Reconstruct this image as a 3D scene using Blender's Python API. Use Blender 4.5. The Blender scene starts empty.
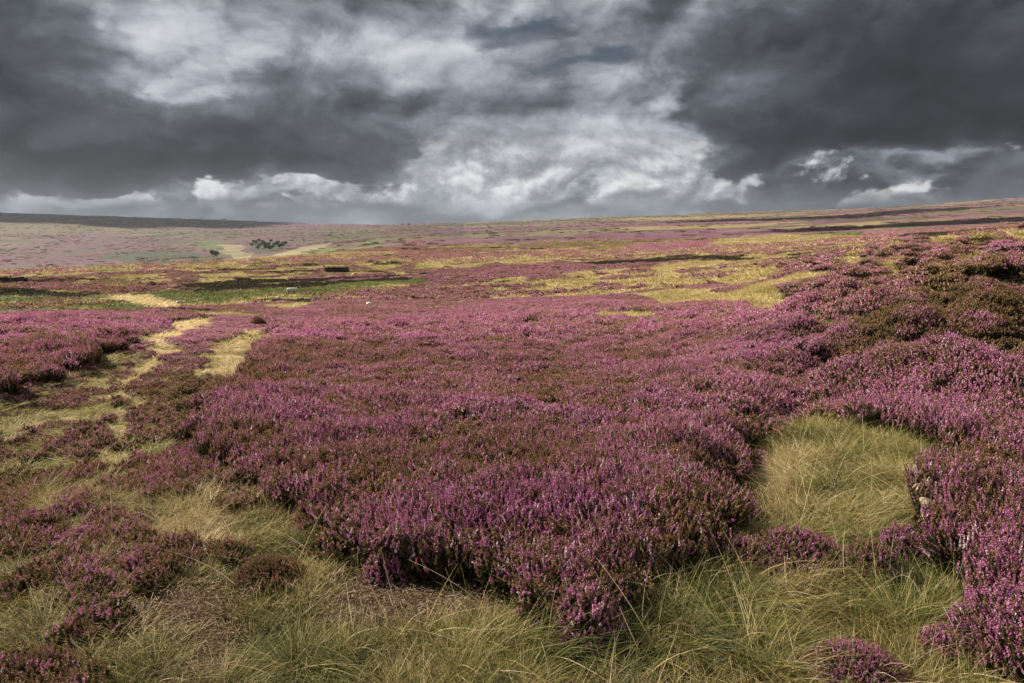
import bpy, math, random
import numpy as np
from mathutils import Vector, Matrix, Euler

# ---------------------------------------------------------------- scene
sc = bpy.context.scene
COL = sc.collection
rng = np.random.default_rng(7)
random.seed(7)
R = math.radians
W, H = 1024, 683
F = 682.7                      # 24 mm on 36 mm
EYE = 1.8
PITCH = R(10.09)
SP, CP = math.sin(PITCH), math.cos(PITCH)
SUN_AZ = R(-62)                # clockwise from +Y; negative = left
SUN_EL = R(34)
EXPO = 1.3

cam_d = bpy.data.cameras.new('camera')
cam_d.lens = 24.0; cam_d.sensor_width = 36.0; cam_d.clip_start = 0.05; cam_d.clip_end = 60000
cam = bpy.data.objects.new('camera', cam_d); COL.objects.link(cam)
cam.location = (0, 0, EYE); cam.rotation_euler = (R(90) - PITCH, 0, 0)
sc.camera = cam

# ---------------------------------------------------------------- noise in numpy
def _hash(xi, yi, seed):
    h = (xi.astype(np.int64) * 374761393 + yi.astype(np.int64) * 668265263 + seed * 362437) & 0xFFFFFFFF
    h = ((h ^ (h >> 13)) * 1274126177) & 0xFFFFFFFF
    h = ((h ^ (h >> 16)) * 2246822519) & 0xFFFFFFFF
    return ((h ^ (h >> 15)) & 0xFFFFFF) / float(0xFFFFFF)
def vnoise(x, y, seed=0):
    x = np.asarray(x, float); y = np.asarray(y, float)
    xf = np.floor(x); yf = np.floor(y)
    tx = x - xf; ty = y - yf
    tx = tx * tx * tx * (tx * (tx * 6 - 15) + 10); ty = ty * ty * ty * (ty * (ty * 6 - 15) + 10)
    a = _hash(xf, yf, seed); b = _hash(xf + 1, yf, seed); c = _hash(xf, yf + 1, seed); d = _hash(xf + 1, yf + 1, seed)
    return (a + (b - a) * tx) * (1 - ty) + (c + (d - c) * tx) * ty
def fbm(x, y, seed=0, octv=4, gain=0.5):
    s = 0; a = 1; t = 0
    for o in range(octv):
        ca, sa = math.cos(0.6 * o), math.sin(0.6 * o)
        s = s + a * vnoise((x * ca - y * sa) * 2 ** o, (x * sa + y * ca) * 2 ** o, seed + 17 * o); t += a; a *= gain
    return s / t
def sstep(a, b, x):
    t = np.clip((x - a) / (b - a), 0, 1); return t * t * (3 - 2 * t)

# ---------------------------------------------------------------- the lie of the land
COLS = [0, 130, 260, 400, 520, 640, 760, 880, 1024]
ROWS = [
 (12,  [398, 398, 397, 396, 394, 392, 385, 368, 340]),
 (18,  [352, 352, 352, 352, 350, 347, 340, 318, 290]),
 (30,  [326, 326, 325, 324, 321, 317, 306, 278, 255]),
 (45,  [313, 313, 311, 309, 306, 301, 288, 254, 240]),
 (60,  [304, 304, 302, 300, 296, 290, 274, 245, 237]),
 (100, [290, 289, 287, 284, 279, 273, 262, 244, 239]),
 (150, [278, 274, 271, 268, 264, 260, 254, 243, 237]),
 (250, [272, 265, 261, 257, 254, 251, 247, 239, 232]),
 (400, [284, 272, 259, 250, 247, 244, 241, 235, 228]),
 (700, [290, 280, 264, 244, 240, 237, 234, 229, 223]),
 (1100,[275, 268, 257, 238, 234, 230, 227, 222, 215]),
 (1800,[252, 252, 247, 233, 228, 224, 221, 216, 207]),
 (3000,[228, 230, 233, 228, 222, 218, 214, 210, 200]),
 (4500,[210.5, 215, 220.5, 225, 220, 216, 210.5, 207, 195]),
 (9000,[218, 222, 226, 230, 226, 222, 218, 214, 206]),
]
def az_of(px, py=300):
    k = (341.5 - py) / F
    return math.atan2((px - 512) / F, CP + k * SP)
AZC = np.array([az_of(c) for c in COLS])
LR = [math.log(v) for v in (0.2, 1.0, 2.0, 3.0, 5.0, 8.0)]
DT = [[1.8] * 9, [1.8] * 9, [1.82] * 9, [1.88] * 9, [2.12, 2.12, 2.12, 2.1, 2.08, 2.05, 2.0, 1.95, 1.9], [2.5, 2.48, 2.45, 2.42, 2.4, 2.35, 2.25, 2.1, 1.95]]
for r_, pys in ROWS:
    LR.append(math.log(r_)); row = []
    for a_, py in zip(AZC, pys):
        k = (341.5 - py) / F
        row.append(math.cos(a_) * (SP - k * CP) / (CP + k * SP) * r_)
    DT.append(row)
LR.append(math.log(20000)); DT.append([200.0] * 9)
LR = np.array(LR); Q = np.array(DT) / (np.exp(LR)[:, None] + 8)
# dense periodic grid in azimuth, blurred
NA, NL = 720, 500
ga = np.linspace(-math.pi, math.pi, NA, endpoint=False); gl = np.linspace(LR[0], LR[-1], NL)
azk = np.concatenate([[-math.pi, -R(70)], AZC, [R(70), math.pi]])
Qc = np.stack([np.interp(gl, LR, Q[:, j]) for j in range(9)], 1)
mean = Qc.mean(1)
ends = (Qc[:, 0] + Qc[:, -1]) / 2
Qc = np.concatenate([ends[:, None], Qc[:, :1], Qc, Qc[:, -1:], ends[:, None]], 1)
G = np.stack([np.interp(ga, azk, Qc[i]) for i in range(NL)], 0)
def blur(a, s, axis, wrap):
    k = np.exp(-0.5 * (np.arange(-3 * s, 3 * s + 1) / s) ** 2); k /= k.sum()
    n = 3 * s
    pad = [(0, 0), (0, 0)]; pad[axis] = (n, n)
    b = np.pad(a, pad, mode='wrap' if wrap else 'edge'); out = 0
    for i, w in enumerate(k):
        sl = [slice(None)] * 2; sl[axis] = slice(i, i + a.shape[axis]); out = out + w * b[tuple(sl)]
    return out
G = blur(blur(G, 5, 0, False), 5, 1, True)
def base_z(x, y):
    r = np.maximum(np.hypot(x, y), 0.21); a = np.arctan2(x, y)
    u = (a + math.pi) / (2 * math.pi) * NA; v = np.clip((np.log(r) - gl[0]) / (gl[1] - gl[0]), 0, NL - 1.001)
    u0 = np.floor(u).astype(int); v0 = v.astype(int); tu = u - u0; tv = v - v0
    u0 %= NA; u1 = (u0 + 1) % NA
    q = (G[v0, u0] * (1 - tu) + G[v0, u1] * tu) * (1 - tv) + (G[v0 + 1, u0] * (1 - tu) + G[v0 + 1, u1] * tu) * tv
    return EYE - q * (r + 8)

def at(px, py, rmin=1.0, lift=0.0):
    """the point of the ground that lies under this direction"""
    k = (341.5 - py) / F; h = (px - 512) / F
    d = np.array([h, CP + k * SP, -SP + k * CP]); hr = math.hypot(d[0], d[1])
    rr = np.exp(np.linspace(math.log(rmin), math.log(4600), 3000))
    x = d[0] / hr * rr; y = d[1] / hr * rr; z = EYE + d[2] / hr * rr
    hit = np.nonzero(z < base_z(x, y) + lift)[0]
    i = hit[0] if len(hit) else int(np.argmin(np.abs(z - base_z(x, y))[rr > 500]) + np.count_nonzero(rr <= 500))
    return float(x[i]), float(y[i])
def poly(pts, rmin=1.0):
    out = []
    for a, b in zip(pts, pts[1:] + pts[:1]):        # subdivide so that outlines follow the relief
        n = max(1, int(math.hypot(a[0] - b[0], a[1] - b[1]) / 45))
        for i in range(n):
            t = i / n; out.append(at(a[0] + (b[0] - a[0]) * t, a[1] + (b[1] - a[1]) * t, rmin))
    return np.array(out)
def inside(x, y, P):
    res = np.zeros(x.shape, bool)
    m = (x >= P[:, 0].min()) & (x <= P[:, 0].max()) & (y >= P[:, 1].min()) & (y <= P[:, 1].max())
    if not m.any(): return res
    xs, ys = x[m], y[m]; c = np.zeros(xs.shape, bool)
    for (x1, y1), (x2, y2) in zip(P, np.roll(P, -1, 0)):
        cond = (y1 > ys) != (y2 > ys)
        with np.errstate(divide='ignore', invalid='ignore'):
            c ^= cond & (xs < (x2 - x1) * (ys - y1) / (y2 - y1 + 1e-12) + x1)
    res[m] = c; return res
def edge_dist(x, y, P):
    d = np.full(x.shape, 1e9)
    for (x1, y1), (x2, y2) in zip(P, np.roll(P, -1, 0)):
        dx, dy = x2 - x1, y2 - y1; L = dx * dx + dy * dy + 1e-9
        t = np.clip(((x - x1) * dx + (y - y1) * dy) / L, 0, 1)
        d = np.minimum(d, np.hypot(x - x1 - t * dx, y - y1 - t * dy))
    return d
CUT = poly([(-60, 420), (0, 404), (30, 391), (60, 377), (95, 365), (150, 356), (160, 366), (110, 400), (60, 440), (-60, 520)])
GUL = poly([(806, 396), (752, 452), (742, 520), (752, 452)])
def relief(x, y):
    r = np.hypot(x, y); a = np.arctan2(x, y)
    z = base_z(x, y)
    z = z + 0.10 * (fbm(x / 0.9, y / 0.9, 3, 3) - 0.5) * sstep(0.5, 2, r) * (1 - sstep(40, 80, r))
    z = z + 0.9 * (fbm(x / 9, y / 9, 5, 4) - 0.5) * sstep(10, 40, r) * (1 - 0.3 * sstep(200, 400, r))
    z = z + 3.2 * (fbm(x / 60, y / 60, 9, 4) - 0.5) * sstep(120, 320, r)
    z = z + 5.0 * (fbm(x / 75, y / 75, 10, 4) - 0.5) * sstep(700, 1600, r)
    z = z + 10.0 * (fbm(x / 260, y / 260, 11, 5) - 0.5) * sstep(700, 1600, r)
    z = z + 26.0 * (fbm(x / 900, y / 900, 13, 4) - 0.5) * sstep(1800, 4000, r) * (1 - sstep(4100, 4500, r))
    # hummocky bank
    bank = sstep(R(17), R(27), a) * (1 - sstep(R(60), R(80), a)) * sstep(6, 11, r) * (1 - sstep(45, 80, r))
    hum = np.abs(fbm(x / 3.2, y / 3.2, 21, 3) - 0.5) * 2
    dg = edge_dist(x, y, GUL) if np.any(r < 25) else 0
    z = z - 0.18 * (1 - sstep(.05, .45, dg)) * (r < 20)
    z = z + bank * (2.1 * (fbm(x / 2.2, y / 2.2, 23, 2) - 0.47) + 1.0 * hum - 0.40)
    # peat cutting beside the track
    m = r < 40
    if np.any(m):
        xm, ym = x[m], y[m]
        d = edge_dist(xm, ym, CUT) * np.where(inside(xm, ym, CUT), 1, -1)
        zz = z[m]; zz = zz - 0.14 * sstep(-0.15, 0.35, d); z = z.copy(); z[m] = zz
    return z

# ---------------------------------------------------------------- what grows where
HEATHER, STRAW, GREEN, DARK, PALE, TURF, BARE, LOWH, OLIVE, WOOD = range(10)
# (type, bloom 0..1, [outline])
NEAR = [
 (TURF, .5, [(-250, 360), (60, 350), (140, 330), (260, 325), (235, 350), (212, 372), (195, 400), (198, 440), (232, 478), (300, 505), (322, 545), (372, 600), (430, 640), (560, 650), (560, 2000), (-900, 2000), (-400, 600)]),
 # left moor
 (HEATHER, .72, [(-400, 405), (-100, 402), (0, 398), (40, 384), (90, 363), (125, 350), (150, 338), (185, 325), (200, 316), (100, 318), (0, 320), (-400, 325)]),
 # mottled growth between the ruts
 (LOWH, .35, [(-60, 470), (0, 418), (60, 388), (110, 368), (150, 354), (165, 360), (110, 400), (50, 440), (0, 470)]),
 (LOWH, .28, [(-60, 470), (0, 450), (50, 420), (92, 392), (125, 366), (150, 352), (165, 356), (150, 380), (130, 410), (112, 445), (100, 490), (112, 545), (60, 560), (20, 545), (-60, 560)]),
 (LOWH, .22, [(150, 372), (178, 362), (200, 372), (196, 410), (192, 440), (205, 478), (180, 500), (142, 490), (126, 450), (132, 405)]),
 (LOWH, .08, [(128, 548), (180, 540), (225, 548), (235, 575), (180, 592), (128, 580)]),
 (LOWH, .10, [(225, 540), (285, 532), (302, 562), (290, 592), (240, 590)]),
 (LOWH, .25, [(215, 482), (245, 478), (260, 500), (230, 505)]),
 (LOWH, .1, [(-40, 640), (50, 635), (65, 683), (50, 720), (-60, 720)]),
 (LOWH, .75, [(120, 372), (150, 338), (185, 322), (225, 314), (270, 318), (262, 330), (215, 352), (196, 376), (165, 378)]),
 (STRAW, .62, [(300, 628), (352, 628), (420, 634), (510, 632), (560, 645), (560, 720), (300, 720)]),
 # ruts
 (PALE, .5, [(132, 360), (152, 342), (178, 326), (205, 318), (210, 324), (190, 336), (176, 350), (150, 368)]),
 (PALE, .5, [(198, 374), (212, 356), (232, 342), (250, 330), (268, 322), (274, 328), (258, 344), (240, 362), (222, 382)]),
 (DARK, .2, [(184, 382), (194, 380), (196, 412), (190, 440), (182, 440), (184, 410)]),
 (PALE, .5, [(132, 360), (152, 368), (140, 392), (132, 425), (118, 455), (102, 458), (110, 415), (120, 385)]),
 (STRAW, .75, [(102, 450), (120, 450), (116, 480), (106, 512), (92, 520), (96, 480)]),
 (STRAW, .7, [(158, 498), (210, 502), (240, 520), (300, 530), (318, 560), (350, 590), (340, 625), (300, 620), (290, 590), (250, 560), (180, 545), (150, 520)]),
 (STRAW, .35, [(18, 500), (52, 492), (60, 520), (25, 530)]),
 (BARE, .4, [(100, 600), (170, 592), (215, 600), (235, 640), (225, 700), (150, 700), (160, 640), (100, 622)]),
 (BARE, .6, [(322, 600), (360, 582), (420, 584), (500, 598), (540, 612), (510, 632), (420, 634), (352, 628)]),
 # main bed
 (HEATHER, .68, [(305, 512), (322, 545), (366, 572), (420, 577), (520, 592), (600, 606), (680, 600), (722, 560), (735, 505), (748, 470), (764, 432), (792, 398), (815, 372), (850, 345), (790, 330), (740, 310), (640, 302), (530, 298), (420, 290), (330, 300), (282, 322), (272, 345), (246, 374), (218, 398), (206, 440), (230, 480)]),
 # right bank
 (HEATHER, .55, [(792, 402), (815, 375), (850, 345), (815, 325), (800, 312), (782, 300), (770, 285), (785, 266), (815, 254), (850, 249), (880, 250), (1024, 246), (1400, 246), (1400, 760), (1060, 760), (1005, 683), (972, 640), (950, 600), (938, 560), (930, 535), (945, 500), (938, 465), (890, 437), (845, 426), (800, 426)]),
 (HEATHER, .25, [(850, 352), (880, 330), (900, 300), (930, 290), (970, 292), (1000, 275), (1100, 260), (1100, 350), (1000, 358), (930, 352), (890, 362)]),
 (STRAW, .35, [(806, 396), (780, 420), (752, 452), (734, 500), (748, 505), (766, 455), (790, 426), (812, 404)]),
 (STRAW, .3, [(700, 612), (716, 570), (728, 530), (738, 480), (752, 445), (775, 425), (790, 430), (770, 470), (764, 530), (768, 600), (740, 625)]),
 (STRAW, .5, [(776, 430), (830, 418), (880, 434), (930, 462), (934, 500), (905, 530), (850, 530), (780, 530)]),
 (DARK, .1, [(905, 312), (930, 300), (958, 305), (950, 325), (920, 330)]),  # these DARK patches paint in the shade between the bank's hummocks
 (DARK, .1, [(965, 330), (1000, 318), (1060, 312), (1060, 335), (1000, 345)]),
 (DARK, .1, [(870, 318), (890, 312), (905, 320), (890, 326)]),
 (DARK, .1, [(985, 290), (1024, 284), (1080, 284), (1060, 298), (1000, 300)]),
 (DARK, .1, [(846, 342), (850, 328), (868, 322), (892, 330), (890, 345), (865, 350)]),
 (GREEN, .6, [(786, 334), (800, 324), (834, 324), (848, 334), (826, 344), (796, 342)]),
 (STRAW, .75, [(872, 262), (900, 258), (935, 254), (925, 264), (895, 274), (868, 274)]),
 (STRAW, .7, [(835, 258), (858, 255), (868, 262), (846, 266)]),
 (STRAW, .6, [(968, 250), (978, 250), (974, 270), (964, 272)]),
 # grass hollow among the bushes
 (STRAW, .45, [(736, 560), (740, 500), (750, 468), (774, 432), (798, 420), (845, 420), (890, 436), (942, 465), (948, 500), (932, 540), (940, 600), (800, 600)]),
 (STRAW, .25, [(500, 640), (600, 620), (680, 602), (722, 570), (800, 590), (900, 590), (945, 600), (975, 650), (1080, 780), (1300, 2000), (300, 2000), (400, 700)]),
]
MID = [
 (STRAW, .55, [(700, 262), (690, 248), (720, 238), (780, 234), (860, 236), (860, 246), (800, 254), (780, 270), (800, 300), (740, 285)], 20),
 (OLIVE, .3, [(400, 262), (520, 254), (640, 247), (640, 252), (520, 262), (420, 268)], 80),
 (STRAW, .6, [(400, 262), (560, 252), (690, 246), (690, 256), (560, 264), (400, 271)], 80),
 (STRAW, .7, [(440, 290), (560, 276), (640, 268), (740, 258), (790, 262), (800, 275), (842, 284), (815, 306), (780, 316), (700, 315), (600, 314), (510, 309), (540, 297)], 1),
 (HEATHER, .9, [(300, 279), (420, 272), (560, 264), (680, 259), (690, 263), (560, 276), (440, 284), (330, 290)], 1),
 (HEATHER, .75, [(330, 300), (420, 288), (450, 290), (540, 297), (560, 303), (640, 306), (420, 330), (260, 330), (262, 318)], 1),
 (GREEN, .5, [(-300, 325), (0, 319), (60, 318), (150, 313), (200, 306), (300, 297), (430, 283), (430, 278), (330, 284), (200, 292), (100, 294), (0, 296), (-300, 300)], 1),
 (DARK, .1, [(-200, 292), (0, 291), (70, 294), (80, 299), (40, 300), (0, 298), (-200, 300)], 1),
 (DARK, .1, [(190, 292), (240, 288), (300, 284), (400, 279), (420, 280), (330, 285), (260, 289), (200, 294)], 1),
 (DARK, .1, [(160, 288), (240, 281), (300, 282), (240, 288), (180, 292)], 1),
 (PALE, .6, [(78, 299), (120, 293), (150, 295), (190, 303), (170, 309), (120, 303)], 1),
 (DARK, .1, [(60, 322), (100, 317), (115, 322), (90, 328)], 1),
 (DARK, .1, [(176, 330), (188, 322), (200, 323), (196, 333)], 1),
 (DARK, .1, [(558, 264), (640, 261), (760, 256), (762, 259), (690, 262), (600, 266)], 40),
 (DARK, .1, [(180, 286), (330, 279), (430, 274), (430, 276), (330, 282), (200, 289)], 40),
 (HEATHER, 1., [(628, 251), (650, 246), (700, 243), (712, 245), (690, 249), (650, 253)], 60),
 (HEATHER, .8, [(1000, 236), (900, 231), (860, 233), (900, 238), (960, 243)], 60),
 (STRAW, .7, [(740, 250), (800, 243), (870, 238), (960, 238), (1200, 236), (1200, 246), (1024, 246), (900, 250), (850, 247), (790, 256), (750, 262)], 20),
 (STRAW, .6, [(0, 275), (120, 267), (240, 259), (400, 252), (400, 256), (240, 265), (120, 273), (0, 281)], 60),
 (DARK, .1, [(890, 236), (960, 233), (1024, 236), (1024, 239), (920, 240)], 100),
]
FARP = [
 (HEATHER, .9, [(-100, 262), (0, 250), (60, 236), (140, 238), (200, 250), (225, 256), (160, 262), (0, 268)], 800),
 (HEATHER, .6, [(-100, 232), (0, 230), (140, 232), (240, 236), (330, 240), (330, 232), (140, 222), (0, 213), (-100, 205)], 800),
 (OLIVE, .5, [(-50, 226), (30, 224), (100, 226), (190, 230), (200, 234), (100, 233), (0, 233)], 1500),
 (WOOD, .5, [(92, 258), (120, 251), (170, 249), (205, 256), (228, 262), (150, 264)], 700),
 (GREEN, .9, [(180, 243), (215, 240), (240, 246), (245, 256), (222, 256), (200, 248)], 800),
 (PALE, .8, [(216, 246), (240, 243), (252, 252), (250, 259), (232, 259)], 700),
 (HEATHER, .9, [(230, 240), (290, 236), (330, 242), (300, 250), (270, 258), (250, 254)], 800),
 (PALE, .9, [(270, 256), (300, 247), (330, 243), (326, 250), (300, 257)], 700),
 (WOOD, .5, [(250, 243), (262, 240), (280, 241), (292, 244), (280, 251), (262, 254), (250, 249)], 900),
 (GREEN, .6, [(300, 252), (330, 246), (352, 250), (320, 256)], 700),
 (GREEN, .3, [(820, 236), (880, 228), (930, 226), (900, 233), (850, 239)], 200),
 (HEATHER, .8, [(880, 222), (960, 218), (1024, 214), (1100, 212), (1100, 222), (960, 228)], 300),
 (DARK, .1, [(800, 222), (860, 219), (930, 217), (930, 219), (860, 222)], 500),
]
for L in (NEAR,):
    for i, t in enumerate(L): L[i] = (t[0], t[1], poly(t[2], 1.0))
for L in (MID, FARP):
    for i, t in enumerate(L): L[i] = (t[0], t[1], poly(t[2], t[3]))

def cover(x, y):
    """type of ground cover and how far it is in bloom, at world points"""
    x = np.asarray(x, float); y = np.asarray(y, float)
    r = np.hypot(x, y)
    S = np.where(r < 60, 8.0, np.where(r < 260, 26.0, np.where(r < 900, 80.0, 170.0)))
    n1 = fbm(x / S / 1.6 + 3.1, y / S + 1.7, 31, 4); n2 = fbm(x / S * 1.7 + 9, y / S * 2.4, 37, 4); n3 = fbm(x / S * 3, y / S * 4, 41, 3)
    t = np.full(x.shape, HEATHER); b = 0.35 + 0.9 * (n2 - 0.2)
    thr = np.where(r < 60, .57, np.where(r < 350, 0.63, 0.46)); t = np.where(n1 < thr, STRAW, t); t = np.where((n1 < thr) & (n3 < np.where(r < 350, 0.38, 0.5)), OLIVE, t); b = np.where(r > 350, b - .25, b)
    t = np.where(n2 > 0.655, GREEN, t); t = np.where((n3 > 0.67) & (r > 50), DARK, t)
    far = (r > 450) & (np.arctan2(x, y) < R(-6))
    t = np.where(far, np.where(n1 < 0.40, OLIVE, np.where(n2 > 0.6, GREEN, HEATHER)), t)
    # wander of the outlines
    wa = 0.12 + 0.026 * r
    ws = 0.35 + 0.05 * r
    wx = x + wa * (fbm(x / 0.7, y / 0.7, 51, 4) - 0.5) * 2 * (r < 25) + (r >= 25) * wa * 1.6 * (fbm(x / 3.5, y / 3.5, 53, 4) - 0.5)
    wy = y + wa * (fbm(x / 0.7, y / 0.7, 57, 4) - 0.5) * 2 * (r < 25) + (r >= 25) * wa * 1.6 * (fbm(x / 3.5, y / 3.5, 59, 4) - 0.5)
    fx = x + (r > 500) * 0.05 * r * (fbm(x / 240, y / 240, 61, 6, .6) - 0.5) * np.where(r < 1500, .4, 1); fy = y + (r > 500) * 0.08 * r * (fbm(x / 240, y / 240, 63, 6, .6) - 0.5) * np.where(r < 1500, .4, 1)
    near, mid, farm = r < 75, (r > 20) & (r < 900), r > 180
    t_before = t.copy(); b_before = b.copy()
    for sel, L, (px_, py_) in ((farm, FARP, (fx, fy)), (mid, MID, (wx, wy)), (near, NEAR, (wx, wy))):
        if not np.any(sel): continue
        xs, ys = px_[sel], py_[sel]; ts, bs = t[sel], b[sel]
        for ty, bl, P in L:
            m = inside(xs, ys, P); ts[m] = ty; bs[m] = bl
        t[sel] = ts; b[sel] = bs
    t = np.where((r < 3) & (t == HEATHER) & (np.abs(np.arctan2(x, y)) > R(60)), TURF, t)
    global MARKED; MARKED = (t != t_before) | (b != b_before)
    # breaks within the heather and the grass
    p1 = fbm(x / 1.3, y / 1.3, 71, 3); p2 = fbm(x / 5.0, y / 5.0, 73, 3)
    patch = (r > 25) & (r < 300)
    t = np.where(patch & (t == HEATHER) & (fbm(x / 4.5, y / 9, 75, 3) > 0.66), STRAW, t)
    t = np.where(patch & (t == STRAW) & (fbm(x / 4.5, y / 6, 77, 3) > 0.62), HEATHER, t)
    t = np.where(patch & (t == GREEN) & (fbm(x / 5, y / 5, 79, 3) > 0.66), OLIVE, t)
    b = b + (t == HEATHER) * (1.1 * (p1 - 0.5) + 0.75 * (p2 - 0.5))
    b = b * np.where(t == HEATHER, 1 - .32 * sstep(22, 60, r), 1)
    return t, np.clip(b, 0, 1)

# ---------------------------------------------------------------- node helpers
class NB:
    def __init__(s, tree): s.t = tree; s.n = tree.nodes; s.l = tree.links
    def new(s, typ, **kw):
        n = s.n.new(typ)
        for k, v in kw.items(): setattr(n, k, v)
        return n
    def put(s, sock, v):
        if isinstance(v, bpy.types.NodeSocket): s.l.new(v, sock)
        elif v is not None:
            if isinstance(v, (tuple, list)) and len(v) == 3 and sock.type == 'RGBA': v = (*v, 1)
            sock.default_value = v
    def m(s, op, a, b=None, c=None, clamp=False):
        n = s.new('ShaderNodeMath', operation=op, use_clamp=clamp)
        for i, v in enumerate((a, b, c)):
            if v is not None: s.put(n.inputs[i], v)
        return n.outputs[0]
    def v(s, op, a, b=None):
        n = s.new('ShaderNodeVectorMath', operation=op)
        s.put(n.inputs[0], a)
        if b is not None: s.put(n.inputs['Scale'] if op == 'SCALE' else n.inputs[1], b)
        return n.outputs['Value'] if op in ('LENGTH', 'DOT_PRODUCT') else n.outputs[0]
    def noise(s, vec, scale, detail=4, rough=0.5, dist=0.0, typ='FBM', lac=2.0):
        n = s.new('ShaderNodeTexNoise', noise_type=typ, normalize=True) if typ == 'FBM' else s.new('ShaderNodeTexNoise', noise_type=typ)
        s.put(n.inputs['Vector'], vec); s.put(n.inputs['Scale'], scale); s.put(n.inputs['Detail'], detail)
        s.put(n.inputs['Roughness'], rough); s.put(n.inputs['Distortion'], dist); s.put(n.inputs['Lacunarity'], lac)
        return n.outputs['Fac']
    def mix(s, f, a, b, blend='MIX'):
        n = s.new('ShaderNodeMix', data_type='RGBA', blend_type=blend)
        s.put(n.inputs[0], f); s.put(n.inputs[6], a); s.put(n.inputs[7], b)
        return n.outputs[2]
    def ss(s, x, a, b):
        n = s.new('ShaderNodeMapRange', interpolation_type='SMOOTHSTEP')
        s.put(n.inputs[0], x); s.put(n.inputs[1], a); s.put(n.inputs[2], b)
        n.inputs[3].default_value = 0; n.inputs[4].default_value = 1
        return n.outputs[0]
    def ramp(s, f, stops):
        n = s.new('ShaderNodeValToRGB'); s.put(n.inputs[0], f); e = n.color_ramp.elements
        while len(e) < len(stops): e.new(0.5)
        for el, (p, c) in zip(e, stops): el.position = p; el.color = (*c, 1)
        return n.outputs[0]
    def attr(s, name, typ='GEOMETRY'):
        n = s.new('ShaderNodeAttribute', attribute_name=name, attribute_type=typ); return n
def srgb(*c):
    return tuple(((v / 255) / 12.92 if v / 255 <= 0.04045 else (((v / 255) + 0.055) / 1.055) ** 2.4) for v in c)

# ---------------------------------------------------------------- sky
world = bpy.data.worlds.new('World'); sc.world = world; world.use_nodes = True
wt = world.node_tree; wt.nodes.clear(); b = NB(wt)
tc = b.new('ShaderNodeTexCoord'); DIR = tc.outputs['Generated']
sep = b.new('ShaderNodeSeparateXYZ'); b.put(sep.inputs[0], DIR)
dx, dy, dz = sep.outputs
az = b.m('ARCTAN2', dx, dy); el = b.m('ARCSINE', dz)
sky = b.new('ShaderNodeTexSky', sky_type='NISHITA', sun_disc=False, sun_elevation=SUN_EL, sun_rotation=SUN_AZ)
def comb(x, y, z=0.0):
    n = b.new('ShaderNodeCombineXYZ'); b.put(n.inputs[0], x); b.put(n.inputs[1], y); b.put(n.inputs[2], z); return n.outputs[0]
flat = b.v('MULTIPLY', DIR, (1.0, 1.0, 2.0))
w1 = b.noise(b.v('ADD', flat, (4.0, 1.0, 2.0)), 5.0, 5, 0.55)
w2 = b.noise(b.v('ADD', flat, (9.0, 5.0, 7.0)), 5.0, 5, 0.55)
A = b.m('ADD', az, b.m('MULTIPLY', b.m('SUBTRACT', w1, 0.5), 0.34))
E = b.m('ADD', el, b.m('MULTIPLY', b.m('SUBTRACT', w2, 0.5), 0.17))
def ae(px, py):
    k = (341.5 - py) / F; h = (px - 512) / F
    v = Vector((h, CP + k * SP, -SP + k * CP)).normalized()
    return math.atan2(v.x, v.y), math.asin(v.z)
def blob(px, py, rx, ry, amp, e=None, a=None):
    a0, e0 = ae(px, py)
    u = b.m('MULTIPLY', b.m('SUBTRACT', a or A, a0), F / rx); v = b.m('MULTIPLY', b.m('SUBTRACT', e or E, e0), F / ry)
    d2 = b.m('ADD', b.m('MULTIPLY', u, u), b.m('MULTIPLY', v, v))
    return b.m('MULTIPLY', b.m('EXPONENT', b.m('MULTIPLY', d2, -1.0)), amp)
BLOBS = [  # darkness of the cloud base, in front of the camera
 (30, 95, 110, 50, .50), (60, 165, 170, 30, .48), (230, 165, 150, 28, .44), (345, 145, 95, 34, .34), (290, 95, 90, 34, .24), (400, 100, 50, 24, .14),
 (0, 20, 60, 40, .30), (430, 214, 240, 8, .24), (720, 205, 180, 8, .20), (200, 202, 240, 8, -.34), (330, 40, 120, 30, -.14),
 (820, 152, 110, 24, .40), (960, 118, 130, 34, .52), (1020, 40, 120, 60, .32), (850, 70, 110, 50, .36), (740, 20, 110, 34, .22), (750, 130, 40, 40, .24), (1130, 110, 120, 80, .5),
 (240, 40, 100, 36, -.10), (400, 45, 70, 30, -.20), (150, 88, 22, 12, -.40), (120, 60, 30, 14, -.15), (470, 172, 80, 22, -.30), (600, 182, 90, 18, -.26), (520, 120, 60, 24, -.14),
 (640, 120, 60, 30, -.16), (708, 95, 20, 20, -.36), (900, 168, 110, 8, -.42), (960, 160, 60, 8, -.25), (560, 90, 80, 16, -.08), (670, 160, 30, 14, -.1),
]
dark = 0.345
for B_ in BLOBS: dark = b.m('ADD', dark, blob(*B_[:4], B_[4]))
def billow(vec, scale, octv, gain=0.55):
    """rounded heaped lobes with sharp creases between them"""
    tot = None; am = 1.0; norm = 0.0
    for i in range(octv):
        n = b.noise(b.v('ADD', vec, (1.7 * i, 3.1 * i, 0.9 * i)), scale * 2.03 ** i, 0.0, 0.5)
        v = b.m('MULTIPLY', b.m('ABSOLUTE', b.m('SUBTRACT', n, 0.5)), 2.0 * am)
        tot = v if tot is None else b.m('ADD', tot, v); norm += am; am *= gain
    return b.m('DIVIDE', tot, norm)
soft = b.v('ADD', flat, b.v('SCALE', b.v('SUBTRACT', comb(w1, w2, b.m('MULTIPLY', b.m('ADD', w1, w2), 0.5)), (0.5, 0.5, 0.5)), 0.13))
dark = b.m('SUBTRACT', dark, b.m('MULTIPLY', b.m('MAXIMUM', b.m('SUBTRACT', dark, 0.58), 0.0), 0.5))
f1 = b.noise(soft, 3.6, 10, 0.57, 0.0)
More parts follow.
